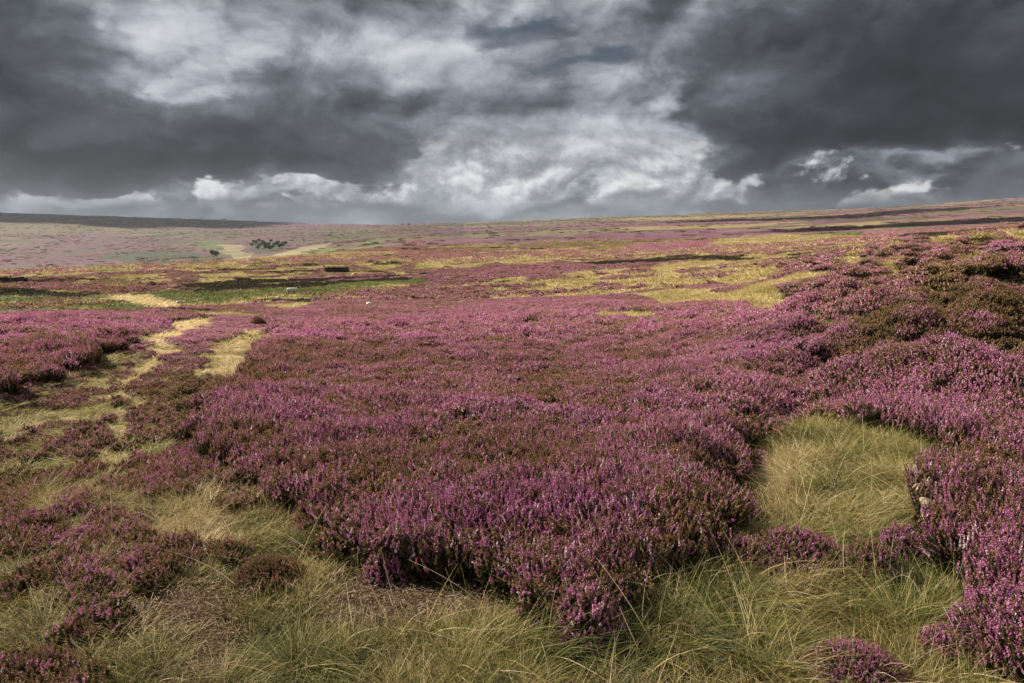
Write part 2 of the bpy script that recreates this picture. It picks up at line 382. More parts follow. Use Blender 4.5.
f1u = b.noise(b.v('ADD', soft, (-0.02, 0.0, 0.045)), 3.6, 10, 0.57, 0.0)
soft2 = b.v('MULTIPLY', soft, (1.0, 1.0, 0.72))
f2 = billow(soft2, 6.5, 6, .5)
f2u = billow(b.v('ADD', soft2, (-0.010, 0.0, 0.022)), 6.5, 6, .5)
relief1 = b.m('MULTIPLY', b.m('SUBTRACT', f1, f1u), 1.5)
relief2 = b.m('MULTIPLY', b.m('SUBTRACT', f2, f2u), 0.62)
calm = b.m('SUBTRACT', 1.0, b.m('MULTIPLY', b.ss(dark, 0.45, 0.8), 0.38))
det = b.m('ADD', b.m('MULTIPLY', b.m('SUBTRACT', f1, 0.5), 1.5), b.m('MULTIPLY', b.m('SUBTRACT', 0.30, f2), 0.34))
det = b.m('SUBTRACT', det, b.m('ADD', relief1, relief2))
dens = b.m('ADD', dark, b.m('MULTIPLY', det, calm))
dens = b.m('ADD', b.m('MULTIPLY', b.m('SUBTRACT', dens, 0.47), 1.2), 0.47)
cloud = b.ramp(b.m('MULTIPLY', b.m('ADD', dens, 0.2), 0.7143), [
 (0.0, srgb(222, 225, 230)), (0.22, srgb(187, 191, 199)), (0.36, srgb(148, 153, 162)), (0.50, srgb(112, 117, 126)), (0.63, srgb(83, 87, 95)), (0.80, srgb(60, 63, 69)), (1.0, srgb(44, 45, 49))])
gap = b.m('ADD', blob(575, 62, 60, 11, 1.0), b.m('ADD', blob(500, 30, 50, 10, .9), b.m('ADD', blob(455, 147, 40, 6, .6), blob(530, 10, 80, 8, 1.0))))
gapm = b.ss(b.m('SUBTRACT', gap, b.m('MULTIPLY', f1, 0.5)), 0.0, 0.7)
skyc = b.new('ShaderNodeVectorMath', operation='SCALE'); b.put(skyc.inputs[0], sky.outputs[0]); skyc.inputs['Scale'].default_value = 0.05
tint = b.mix(1.0, skyc.outputs[0], (0.55, 0.52, 0.52, 1), 'MULTIPLY')
col = b.mix(b.m('MULTIPLY', gapm, 0.8), cloud, tint)
# small heaped clouds low over the moor
lowd = b.v('MULTIPLY', DIR, (1.0, 1.0, 1.5))
hb = b.m('ADD', blob(470, 178, 110, 18, .035), blob(610, 184, 80, 14, .03))
h1 = b.noise(b.v('ADD', lowd, (7.0, 2.0, 3.0)), 8.5, 8, 0.56, 0.2)
h1u = b.noise(b.v('ADD', lowd, (6.993, 2.0, 3.016)), 8.5, 8, 0.56, 0.2)
bandm = b.m('MULTIPLY', b.ss(el, 0.012, 0.035), b.m('SUBTRACT', 1.0, b.ss(el, 0.075, 0.13)))
heap = b.m('MULTIPLY', b.m('MULTIPLY', b.ss(b.m('ADD', h1, hb), 0.455, 0.52), bandm), b.m('SUBTRACT', 1.0, b.ss(dark, 0.44, 0.62)))
heapc = b.ramp(b.m('ADD', b.m('MULTIPLY', b.m('SUBTRACT', h1, h1u), 5.5), 0.45), [(0.0, srgb(128, 132, 140)), (0.45, srgb(172, 175, 181)), (0.8, srgb(218, 219, 222)), (1.0, srgb(232, 232, 233))])
col = b.mix(b.m('MULTIPLY', heap, 0.9), col, heapc)
# horizon veil
veil = b.m('SUBTRACT', 1.0, b.ss(el, -0.005, 0.05))
col = b.mix(b.m('MULTIPLY', veil, 0.5), col, srgb(124, 132, 142))
bg = b.new('ShaderNodeBackground'); b.put(bg.inputs[0], col); bg.inputs[1].default_value = 2 ** -EXPO * 1.0
wo = b.new('ShaderNodeOutputWorld'); b.l.new(bg.outputs[0], wo.inputs[0])
world.cycles.sampling_method = 'MANUAL'; world.cycles.sample_map_resolution = 512

sd = bpy.data.lights.new('sun', 'SUN'); sd.energy = 5.0; sd.angle = R(0.9); sd.color = (1.0, 0.93, 0.82)
so = bpy.data.objects.new('sun', sd); COL.objects.link(so)
sv = Vector((math.sin(SUN_AZ) * math.cos(SUN_EL), math.cos(SUN_AZ) * math.cos(SUN_EL), math.sin(SUN_EL)))
so.rotation_euler = sv.to_track_quat('Z', 'Y').to_euler(); so.location = (-20, 10, 30)

vs = sc.view_settings; vs.view_transform = 'Standard'; vs.look = 'None'; vs.gamma = 1; vs.exposure = EXPO; vs.use_curve_mapping = False
cy = sc.cycles; cy.max_bounces = 5; cy.diffuse_bounces = 2; cy.glossy_bounces = 1; cy.transmission_bounces = 2; cy.volume_bounces = 0; cy.transparent_max_bounces = 4
cy.use_denoising = False if False else True
try: cy.denoiser = 'OPENIMAGEDENOISE'
except Exception: pass
cy.sample_clamp_indirect = 3.0

#@@SKYONLY
# ---------------------------------------------------------------- mesh helper
def mesh(name, V, faces, attrs=None, mats=(), smooth=False, midx=None):
    """V (n,3); faces = list of (m,k) index arrays; attrs: name -> (domain, type, data)"""
    me = bpy.data.meshes.new(name)
    V = np.asarray(V, np.float32); me.vertices.add(len(V)); me.vertices.foreach_set('co', V.ravel())
    faces = [np.asarray(f, np.int32) for f in faces if len(f)]
    loops = np.concatenate([f.ravel() for f in faces]); tot = np.concatenate([np.full(len(f), f.shape[1], np.int32) for f in faces])
    me.loops.add(len(loops)); me.loops.foreach_set('vertex_index', loops)
    st = np.concatenate([[0], np.cumsum(tot)[:-1]]).astype(np.int32)
    me.polygons.add(len(tot)); me.polygons.foreach_set('loop_start', st)
    if midx is not None: me.polygons.foreach_set('material_index', np.asarray(midx, np.int32))
    for m_ in mats: me.materials.append(m_)
    me.update(calc_edges=True)
    for k, (dom, typ, data) in (attrs or {}).items():
        a = me.attributes.new(k, typ, dom)
        a.data.foreach_set('color' if typ.endswith('COLOR') else ('vector' if typ == 'FLOAT_VECTOR' else 'value'), np.asarray(data, np.float32 if typ != 'INT' else np.int32).ravel())
    me.polygons.foreach_set('use_smooth', np.full(len(tot), smooth))
    return me
def link(name, data, parent=None, loc=None):
    o = bpy.data.objects.new(name, data); COL.objects.link(o)
    if parent: o.parent = parent
    if loc is not None: o.location = loc
    return o
def tag(o, label=None, cat=None, group=None, kind=None):
    if label: o['label'] = label
    if cat: o['category'] = cat
    if group: o['group'] = group
    if kind: o['kind'] = kind
    return o
def gz(x, y):
    return float(relief(np.array([x], float), np.array([y], float))[0])

# ---------------------------------------------------------------- materials
def plant_mat(name, build, trans=0.25, rough=0.7):
    m_ = bpy.data.materials.new(name); m_.use_nodes = True; t = m_.node_tree; t.nodes.clear(); q = NB(t)
    c = build(q)
    d = q.new('ShaderNodeBsdfDiffuse'); q.put(d.inputs[0], c)
    tr = q.new('ShaderNodeBsdfTranslucent'); q.put(tr.inputs[0], c)
    g = q.new('ShaderNodeBsdfGlossy'); g.inputs['Roughness'].default_value = 0.5; g.inputs[0].default_value = (.5, .5, .5, 1)
    mx = q.new('ShaderNodeMixShader'); mx.inputs[0].default_value = trans; q.l.new(d.outputs[0], mx.inputs[1]); q.l.new(tr.outputs[0], mx.inputs[2])
    m2 = q.new('ShaderNodeMixShader'); m2.inputs[0].default_value = 0.03; q.l.new(mx.outputs[0], m2.inputs[1]); q.l.new(g.outputs[0], m2.inputs[2])
    o = q.new('ShaderNodeOutputMaterial'); q.l.new(m2.outputs[0], o.inputs[0])
    return m_
C_PINK, C_PURP, C_RUST, C_OLIV, C_LEAF, C_STEM = (0.70, 0.31, 0.43), (0.45, 0.135, 0.30), (0.40, 0.21, 0.12), (0.23, 0.18, 0.07), (0.06, 0.058, 0.02), (0.08, 0.05, 0.032)
def heather_col(q):
    bl = q.attr('bloom', 'INSTANCER').outputs['Fac']; ti = q.attr('tint', 'INSTANCER').outputs['Fac']
    part = q.attr('part').outputs['Fac']; rd = q.attr('rnd').outputs['Fac']
    isb = q.m('LESS_THAN', rd, q.m('ADD', q.m('MULTIPLY', bl, 0.86), 0.03))
    hue = q.m('FRACT', q.m('MULTIPLY', rd, 7.31))
    fl = q.mix(q.m('ADD', q.m('MULTIPLY', hue, 0.6), q.m('MULTIPLY', ti, 0.4)), C_PINK, C_PURP)
    fl = q.mix(q.m('GREATER_THAN', hue, 0.92), fl, (0.78, 0.60, 0.62))
    nb = q.mix(q.m('FRACT', q.m('MULTIPLY', rd, 13.7)), C_RUST, C_OLIV)
    nb = q.mix(q.m('LESS_THAN', bl, -0.5), nb, (0.065, 0.05, 0.03))
    tip = q.mix(isb, nb, fl)
    low = q.mix(q.ss(part, 0.3, 0.4), C_STEM, C_LEAF)
    return q.mix(q.ss(part, 0.8, 0.9), low, tip)
M_HEATH = plant_mat('heather_growth', heather_col, 0.22)
C_STRAW, C_GRASS, C_GOLD, C_THATCH = (0.78, 0.60, 0.34), (0.17, 0.19, 0.04), (0.58, 0.42, 0.17), (0.09, 0.06, 0.032)
def grass_col(q):
    dry = q.attr('bloom', 'INSTANCER').outputs['Fac']; rd = q.attr('rnd').outputs['Fac']; part = q.attr('part').outputs['Fac']
    f = q.m('ADD', q.m('MULTIPLY', rd, 0.9), q.m('SUBTRACT', dry, 0.58), clamp=True)
    c = q.ramp(f, [(0.0, (0.075, 0.10, 0.024)), (0.3, C_GRASS), (0.55, (0.38, 0.31, 0.085)), (0.75, C_GOLD), (1.0, C_STRAW)])
    return q.mix(q.ss(part, 0.55, 0.05), c, C_THATCH)
M_GRASS = plant_mat('grass_blades', grass_col, 0.25)
def litter_col(q):
    rd = q.attr('rnd').outputs['Fac']
    return q.ramp(rd, [(0.0, (0.06, 0.036, 0.022)), (0.4, (0.17, 0.10, 0.056)), (0.85, (0.26, 0.165, 0.095)), (1.0, (0.42, 0.33, 0.24))])
M_LITTER = plant_mat('plant_litter', litter_col, 0.0)
def solid(name, c, rough=0.9, nscale=None, c2=None, bump=0.0):
    m_ = bpy.data.materials.new(name); m_.use_nodes = True; q = NB(m_.node_tree); p = m_.node_tree.nodes['Principled BSDF']
    p.inputs['Roughness'].default_value = rough; p.inputs['Specular IOR Level'].default_value = 0.25
    if nscale:
        g = q.new('ShaderNodeTexCoord').outputs['Object']; n = q.noise(g, nscale, 6, 0.6)
        q.put(p.inputs['Base Color'], q.mix(q.ss(n, 0.35, 0.65), c, c2))
        if bump:
            bp = q.new('ShaderNodeBump'); bp.inputs['Strength'].default_value = bump; q.put(bp.inputs['Height'], n); q.put(p.inputs['Normal'], bp.outputs[0])
    else: q.put(p.inputs['Base Color'], c)
    return m_

# ground: peat and litter under the plants nearby; far off, the plants' colours, heather darkened in colour for cloud shade
PAL = {HEATHER: (0.13, 0.065, 0.09), STRAW: (0.24, 0.18, 0.08), GREEN: (0.12, 0.17, 0.05), DARK: (0.045, 0.035, 0.022), PALE: (0.34, 0.29, 0.16), TURF: (0.13, 0.115, 0.045), BARE: (0.11, 0.07, 0.042), LOWH: (0.12, 0.075, 0.06), OLIVE: (0.13, 0.115, 0.045), WOOD: (0.035, 0.075, 0.028)}
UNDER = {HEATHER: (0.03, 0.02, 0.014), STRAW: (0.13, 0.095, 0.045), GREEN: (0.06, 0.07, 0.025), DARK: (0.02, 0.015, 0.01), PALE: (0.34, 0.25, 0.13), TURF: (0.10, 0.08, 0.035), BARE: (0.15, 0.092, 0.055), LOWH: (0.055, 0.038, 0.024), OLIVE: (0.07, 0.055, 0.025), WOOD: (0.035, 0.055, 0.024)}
m_g = bpy.data.materials.new('moor_ground'); m_g.use_nodes = True; q = NB(m_g.node_tree); p = m_g.node_tree.nodes['Principled BSDF']
geo = q.new('ShaderNodeNewGeometry').outputs['Position']
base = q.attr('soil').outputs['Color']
nf = q.noise(geo, 28.0, 6, 0.65); nm = q.noise(geo, 1.1, 6, 0.6); nL = q.noise(geo, 0.03, 8, 0.7)
c = q.mix(q.m('MULTIPLY', q.ss(nf, 0.3, 0.7), 0.5), base, q.mix(1.0, base, (0.45, 0.42, 0.42, 1), 'MULTIPLY'))
c = q.mix(q.m('MULTIPLY', q.ss(nm, 0.45, 0.65), 0.35), c, q.mix(1.0, base, (1.5, 1.35, 1.1, 1), 'MULTIPLY'))
c = q.mix(q.m('MULTIPLY', q.ss(nL, 0.45, 0.6), 0.6), c, q.mix(1.0, base, (0.55, 0.6, 0.55, 1), 'MULTIPLY'))
q.put(p.inputs['Base Color'], c); p.inputs['Roughness'].default_value = 1.0; p.inputs['Specular IOR Level'].default_value = 0.1
bp = q.new('ShaderNodeBump'); bp.inputs['Strength'].default_value = 0.6; bp.inputs['Distance'].default_value = 0.02
q.put(bp.inputs['Height'], nf); q.put(p.inputs['Normal'], bp.outputs[0])

# ground sheet
azs = np.concatenate([np.linspace(-180, -52, 44, endpoint=False), np.linspace(-52, 52, 1150), np.linspace(52, 180, 45)[1:-1]])
azs = np.radians(azs); NAZ = len(azs)
lr = np.concatenate([np.linspace(math.log(0.25), math.log(2), 16, endpoint=False), np.linspace(math.log(2), math.log(60), 190, endpoint=False), np.linspace(math.log(60), math.log(4700), 330, endpoint=False), np.linspace(math.log(4700), math.log(6100), 8)])
NR = len(lr)
AA, LL = np.meshgrid(azs, lr); RR = np.exp(LL); X = RR * np.sin(AA); Y = RR * np.cos(AA)
Z = relief(X.ravel(), Y.ravel())
ct, cb = cover(X.ravel(), Y.ravel()); marked = MARKED
rr = RR.ravel()
pal = np.array([PAL[i] for i in range(10)]); und = np.array([UNDER[i] for i in range(10)])
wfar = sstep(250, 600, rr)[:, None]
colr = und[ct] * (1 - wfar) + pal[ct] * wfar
hf = np.clip(0.55 + 0.9 * cb, 0.5, 1.5)[:, None]                      # bloom makes far heather pinker
ish = ((ct == HEATHER)[:, None]) * wfar
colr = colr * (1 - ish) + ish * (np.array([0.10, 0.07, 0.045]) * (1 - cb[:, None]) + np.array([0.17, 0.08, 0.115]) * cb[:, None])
xx, yy = X.ravel(), Y.ravel()
for sc_, seed_, cc, lo, hi_, am_ in ((30, 301, (0.12, 0.10, 0.045), .50, .60, .75), (55, 303, (0.24, 0.18, 0.08), .55, .66, .7), (90, 305, (0.06, 0.05, 0.035), .56, .66, .7), (22, 307, (0.17, 0.09, 0.12), .50, .62, .5), (160, 309, (0.20, 0.11, 0.14), .52, .62, .5), (330, 311, (0.045, 0.045, 0.03), .55, .58, .75), (280, 313, (0.25, 0.185, 0.085), .56, .59, .8), (420, 315, (0.15, 0.065, 0.10), .55, .585, .8), (240, 317, (0.09, 0.105, 0.04), .58, .62, .8)):
    k_ = np.where(rr > 1500, 2.2, 1.0)
    if cc[0] > .2: am_ = am_ * np.where((rr > 900) & (AA.ravel() < R(-4)), .15, 1.0)
    w_ = (sstep(lo, hi_, fbm(xx / sc_ / k_, yy / sc_ / k_ * 1.5, seed_, 5, .6)) * am_ * sstep(250, 600, rr) * np.where(marked, .35, 1.0))[:, None]
    colr = colr * (1 - w_) + np.array(cc) * w_
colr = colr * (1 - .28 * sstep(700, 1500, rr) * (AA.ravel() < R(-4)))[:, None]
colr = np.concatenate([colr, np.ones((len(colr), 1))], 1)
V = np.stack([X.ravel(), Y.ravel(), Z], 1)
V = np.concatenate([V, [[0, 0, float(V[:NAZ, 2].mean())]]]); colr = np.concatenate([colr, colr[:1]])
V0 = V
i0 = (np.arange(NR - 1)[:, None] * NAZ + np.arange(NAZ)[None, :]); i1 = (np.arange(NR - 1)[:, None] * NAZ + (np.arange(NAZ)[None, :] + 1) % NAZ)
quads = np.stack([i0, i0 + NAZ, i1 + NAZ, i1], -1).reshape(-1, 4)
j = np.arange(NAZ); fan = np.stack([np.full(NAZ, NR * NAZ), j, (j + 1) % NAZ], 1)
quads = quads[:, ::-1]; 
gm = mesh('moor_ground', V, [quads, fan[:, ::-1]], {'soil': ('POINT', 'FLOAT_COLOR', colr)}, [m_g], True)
if gm.polygons[NAZ * 30].normal.z < 0: gm.flip_normals()
tag(link('ground', gm), kind='structure')

# ---------------------------------------------------------------- plant shapes
def quads_at(P, U, Vv):
    """flat quads centred at P spanned by half vectors U, V"""
    n = len(P); C = np.stack([P - U - Vv, P + U - Vv, P + U + Vv, P - U + Vv], 1).reshape(-1, 3)
    return C, np.arange(n * 4).reshape(n, 4)
def rand_dirs(n, g):
    v = g.normal(size=(n, 3)); return v / np.linalg.norm(v, axis=1, keepdims=True)
class Acc:
    def __init__(s): s.V = []; s.Q = []; s.part = []; s.rnd = []; s.n = 0
    def add(s, V, Qd, part, rnd):
        s.V.append(V); s.Q.append(Qd + s.n); s.n += len(V)
        s.part.append(np.broadcast_to(part, (len(V),)).astype(np.float32)); s.rnd.append(np.broadcast_to(rnd, (len(V),)).astype(np.float32))
    def done(s, name, mat):
        return mesh(name, np.concatenate(s.V), [np.concatenate(s.Q)], {'part': ('POINT', 'FLOAT', np.concatenate(s.part)), 'rnd': ('POINT', 'FLOAT', np.concatenate(s.rnd))}, [mat])
def heather_acc(n, rad, hgt, levels, per, bell, spike, seed, dome=0.25, leaves=10, leafsize=(0.0035, 0.010), stem=True, body=0):
    """n upright shoots on a disc: woody stem, small leaves and, on top, a spike of bells"""
    g = np.random.default_rng(seed); acc = Acc(); st = Acc()
    rr_ = rad * np.sqrt(g.random(n)); th = g.random(n) * 2 * math.pi
    top = np.stack([rr_ * np.cos(th), rr_ * np.sin(th), hgt * (1 - dome * (rr_ / rad) ** 2) * (0.70 + 0.36 * g.random(n))], 1)
    foot = top * np.array([0.45, 0.45, 0]) + g.normal(size=(n, 3)) * np.array([0.02, 0.02, 0]) * rad / 0.15
    lean = top - foot; lean /= np.linalg.norm(lean, axis=1, keepdims=True)
    lean = lean + g.normal(size=(n, 3)) * 0.24; lean /= np.linalg.norm(lean, axis=1, keepdims=True)
    rd = g.random(n)
    sl = spike * (0.7 + 0.6 * g.random(n))
    if stem:
        b0 = top - lean * sl[:, None]
        side = np.cross(lean, rand_dirs(n, g)); side /= np.linalg.norm(side, axis=1, keepdims=True)
        w = side * 0.0016 * (bell / 0.004)
        Vs = np.stack([foot - w, foot + w, b0 + w * .6, b0 - w * .6], 1).reshape(-1, 3)
        st.add(Vs, np.arange(4 * n).reshape(n, 4), 0.0, 0.5)
    k = levels * per                                             # bells
    t = (np.repeat(np.arange(levels), per) + 0.5) / levels
    t = np.broadcast_to(t, (n, k)) + g.random((n, k)) * 0.5 / levels
    ax = top[:, None] - lean[:, None] * (sl[:, None] * (1 - t))[..., None]
    rw = bell * (1.15 - 0.75 * t)
    off = rand_dirs(n * k, g).reshape(n, k, 3)
    P = (ax + off * rw[..., None]).reshape(-1, 3)
    U = rand_dirs(n * k, g); Vv = np.cross(U, rand_dirs(n * k, g)); Vv /= np.linalg.norm(Vv, axis=1, keepdims=True)
    s = bell * (0.62 + 0.3 * g.random(n * k))[:, None] * (1.1 - 0.4 * t.reshape(-1, 1))
    Vq, Qq = quads_at(P, U * s, Vv * s * 0.9)
    acc.add(Vq, Qq, 1.0, np.repeat(np.repeat(rd, k), 4))
    if leaves:
        k = leaves; t = g.random((n, k)) ** 0.7
        ax = foot[:, None] + (top - lean * sl[:, None] * 0.8 - foot)[:, None] * (0.25 + 0.75 * t)[..., None]
        P = (ax + rand_dirs(n * k, g).reshape(n, k, 3) * bell * 1.9).reshape(-1, 3)
        U = rand_dirs(n * k, g); U[:, 2] = np.abs(U[:, 2]) + 0.5; U /= np.linalg.norm(U, axis=1, keepdims=True)
        Vv = np.cross(U, rand_dirs(n * k, g)); Vv /= np.linalg.norm(Vv, axis=1, keepdims=True)
        Vq, Qq = quads_at(P, U * leafsize[1], Vv * leafsize[0])
        acc.add(Vq, Qq, 0.55, np.repeat(g.random(n * k), 4))
    return acc, st
def merge(a, s):
    a.add(np.concatenate(s.V), np.concatenate(s.Q), 0.0, 0.5) if s.V else None; return a
def grass_acc(n, rad, hgt, width, seed, lean=0.5, segs=4, sweep=(0.0, 0.0), droop=0.6, pf=0.0):
    g = np.random.default_rng(seed); acc = Acc()
    rr_ = rad * np.sqrt(g.random(n)); th = g.random(n) * 2 * math.pi
    foot = np.stack([rr_ * np.cos(th), rr_ * np.sin(th), np.zeros(n)], 1)
    out = np.stack([np.cos(th), np.sin(th), np.zeros(n)], 1) * (rr_ / rad)[:, None] * lean
    d = out + np.concatenate([g.normal(size=(n, 2)) * lean * 0.6, np.zeros((n, 1))], 1) + np.array([sweep[0], sweep[1], 0]) * 0.6
    d[:, 2] = 1.0; d /= np.linalg.norm(d, axis=1, keepdims=True)
    hz = np.concatenate([d[:, :2], np.zeros((n, 1))], 1) + np.array([sweep[0], sweep[1], 0]); hz /= np.linalg.norm(hz, axis=1, keepdims=True) + 1e-6
    L = hgt * (0.45 + 0.75 * g.random(n)); dr = droop * (0.3 + 1.0 * g.random(n))
    side = np.cross(d, hz + 1e-3); side = side / (np.linalg.norm(side, axis=1, keepdims=True) + 1e-9)
    tw = g.normal(size=(n, 3)) * 0.4; side = side + tw; side /= np.linalg.norm(side, axis=1, keepdims=True)
    ts = np.linspace(0, 1, segs + 1)
    pts = []
    for t in ts:
        pts.append(foot + d * (L * t)[:, None] + (hz * 0.9 - np.array([0, 0, 0.75])) * (L * dr * t * t)[:, None] * 0.6)
    pts = np.stack(pts, 1); pts[..., 2] = np.maximum(pts[..., 2], 0.006)
    w = width * (1 - ts * 0.85) * (0.7 + 0.6 * g.random((n, 1)))
    Lf = pts - side[:, None] * w[..., None]; Rt = pts + side[:, None] * w[..., None]
    Vv = np.stack([Lf, Rt], 2).reshape(n, -1, 3)
    q0 = np.arange(segs) * 2; Qd = np.stack([q0, q0 + 1, q0 + 3, q0 + 2], 1)
    Qd = (Qd[None] + (np.arange(n) * (segs + 1) * 2)[:, None, None]).reshape(-1, 4)
    ts = pf + (1 - pf) * ts
    part = np.broadcast_to(np.repeat(ts, 2), (n, 2 * (segs + 1))).reshape(-1)
    acc.add(Vv.reshape(-1, 3), Qd, part, np.repeat(g.random(n), 2 * (segs + 1)))
    return acc

def protos(colname, specs):
    c = bpy.data.collections.new(colname); out = {}
    i = 0
    for key, make, count in specs:
        ids = []
        for k in range(count):
            me = make(k); o = bpy.data.objects.new('%s_%03d' % (colname, i), me); c.objects.link(o); ids.append(i); i += 1
        out[key] = ids
    return c, out
HC, HI = protos('heather_shoots', [
 ('hi', lambda k: merge(*heather_acc(46, 0.11, 0.34, 9, 3, 0.0046, 0.052, 100 + k, leaves=16)).done('heather_shoot', M_HEATH), 6),
 ('mid', lambda k: merge(*heather_acc(60, 0.15, 0.34, 4, 3, 0.0075, 0.055, 200 + k, leaves=7, leafsize=(.006, .016))).done('heather_shoot', M_HEATH), 6),
 ('low', lambda k: heather_acc(110, 0.32, 0.38, 3, 2, 0.016, 0.09, 300 + k, leaves=2, leafsize=(.016, .03), stem=False)[0].done('heather_shoot', M_HEATH), 5),
 ('far', lambda k: heather_acc(130, 0.85, 0.42, 2, 2, 0.046, 0.13, 400 + k, leaves=1, leafsize=(.045, .07), stem=False, dome=.3)[0].done('heather_shoot', M_HEATH), 5),
 ('vfar', lambda k: heather_acc(150, 2.6, 0.55, 1, 2, 0.15, 0.2, 500 + k, leaves=0, leafsize=(.12, .14), stem=False, dome=.3)[0].done('heather_shoot', M_HEATH), 4),
 ('stub', lambda k: merge(*heather_acc(34, 0.10, 0.13, 7, 3, 0.0042, 0.045, 600 + k, leaves=14, dome=.5)).done('heather_shoot', M_HEATH), 5),
 ('stubmid', lambda k: merge(*heather_acc(50, 0.16, 0.16, 3, 3, 0.0075, 0.05, 700 + k, leaves=8, leafsize=(.006, .015), dome=.5)).done('heather_shoot', M_HEATH), 5),
])
GC, GI = protos('grass_tufts', [
 ('turf', lambda k: grass_acc(70, 0.12, 0.085, 0.0018, 1100 + k, lean=.9, segs=3).done('grass_tuft', M_GRASS), 5),
 ('tuft', lambda k: grass_acc(85, 0.07, 0.25, 0.0019, 1200 + k, lean=.75, segs=5, droop=.8).done('grass_tuft', M_GRASS), 6),
 ('swept', lambda k: grass_acc(85, 0.08, 0.32, 0.0019, 1300 + k, lean=.6, segs=6, sweep=(.5, -.1), droop=1.1).done('grass_tuft', M_GRASS), 5),
 ('stalk', lambda k: grass_acc(7, 0.10, 0.44, 0.0017, 1900 + k, lean=.9, segs=7, sweep=(.3, -.2), droop=.9, pf=.6).done('grass_tuft', M_GRASS), 4),
 ('mid', lambda k: grass_acc(90, 0.18, 0.22, 0.0035, 1400 + k, lean=.8, segs=3, droop=.8).done('grass_tuft', M_GRASS), 5),
 ('low', lambda k: grass_acc(110, 0.42, 0.26, 0.010, 1500 + k, lean=.7, segs=2, droop=.8, pf=.5).done('grass_tuft', M_GRASS), 4),
 ('far', lambda k: grass_acc(120, 1.1, 0.30, 0.030, 1600 + k, lean=.7, segs=2, droop=.8, pf=.5).done('grass_tuft', M_GRASS), 4),
 ('vfar', lambda k: grass_acc(130, 3.0, 0.34, 0.10, 1700 + k, lean=.7, segs=1, droop=.8, pf=.5).done('grass_tuft', M_GRASS), 3),
])
def litter_mesh(k):
    g = np.random.default_rng(1800 + k); acc = Acc(); n = 130
    P = np.stack([g.normal(size=n) * .07, g.normal(size=n) * .07, 0.004 + g.random(n) * .012], 1)
    U = rand_dirs(n, g); U[:, 2] *= .3; U *= (0.003 + 0.006 * g.random(n) ** 2)[:, None]
    Vv = rand_dirs(n, g); Vv[:, 2] *= .5; Vv *= 0.0026
    Vq, Qq = quads_at(P, U, Vv); acc.add(Vq, Qq, 0, np.repeat(g.random(n), 4))
    n = 1; P = np.stack([g.normal(size=n) * .06, g.normal(size=n) * .06, 0.012 + g.random(n) * .02], 1)
    U = rand_dirs(n, g); U[:, 2] *= .25; U *= 0.045; Vv = np.cross(U, [0, 0, 1.0]); Vv *= 0.0014 / (np.linalg.norm(Vv, axis=1, keepdims=True) + 1e-9)
    Vq, Qq = quads_at(P, U, Vv); acc.add(Vq, Qq, 0, np.repeat(.6 + .4 * g.random(n), 4))
    return acc.done('litter_bit', M_LITTER)
LC, LI = protos('litter_bits', [('litter', litter_mesh, 5)])

def scatter(name, coll, pts, idx, rot, scl, bloom, tint, label=None):
    me = bpy.data.meshes.new(name); me.vertices.add(len(pts)); me.vertices.foreach_set('co', np.asarray(pts, np.float32).ravel())
    for k, typ, d in (('idx', 'INT', idx), ('rot', 'FLOAT_VECTOR', rot), ('scl', 'FLOAT_VECTOR', scl), ('bloom', 'FLOAT', bloom), ('tint', 'FLOAT', tint)):
        a = me.attributes.new(k, typ, 'POINT'); a.data.foreach_set('vector' if typ == 'FLOAT_VECTOR' else 'value', np.asarray(d, np.int32 if typ == 'INT' else np.float32).ravel())
    o = link(name, me); tag(o, kind='stuff', label=label, cat=name.replace('_', ' ') if label else None)
    t = bpy.data.node_groups.new(name, 'GeometryNodeTree')
    t.interface.new_socket('Geometry', in_out='INPUT', socket_type='NodeSocketGeometry'); t.interface.new_socket('Geometry', in_out='OUTPUT', socket_type='NodeSocketGeometry')
    N = t.nodes; i = N.new('NodeGroupInput'); out = N.new('NodeGroupOutput'); ci = N.new('GeometryNodeCollectionInfo')
    ci.inputs['Collection'].default_value = coll; ci.inputs['Separate Children'].default_value = True; ci.inputs['Reset Children'].default_value = True
    ip = N.new('GeometryNodeInstanceOnPoints'); ip.inputs['Pick Instance'].default_value = True
    def na(nm, typ):
        n = N.new('GeometryNodeInputNamedAttribute'); n.data_type = typ; n.inputs['Name'].default_value = nm; return n.outputs['Attribute']
    t.links.new(i.outputs[0], ip.inputs['Points']); t.links.new(ci.outputs[0], ip.inputs['Instance'])
    t.links.new(na('idx', 'INT'), ip.inputs['Instance Index'])
    er = N.new('FunctionNodeEulerToRotation'); t.links.new(na('rot', 'FLOAT_VECTOR'), er.inputs[0]); t.links.new(er.outputs[0], ip.inputs['Rotation'])
    t.links.new(na('scl', 'FLOAT_VECTOR'), ip.inputs['Scale']); t.links.new(ip.outputs[0], out.inputs[0])
    md = o.modifiers.new('scatter', 'NODES'); md.node_group = t
    return o

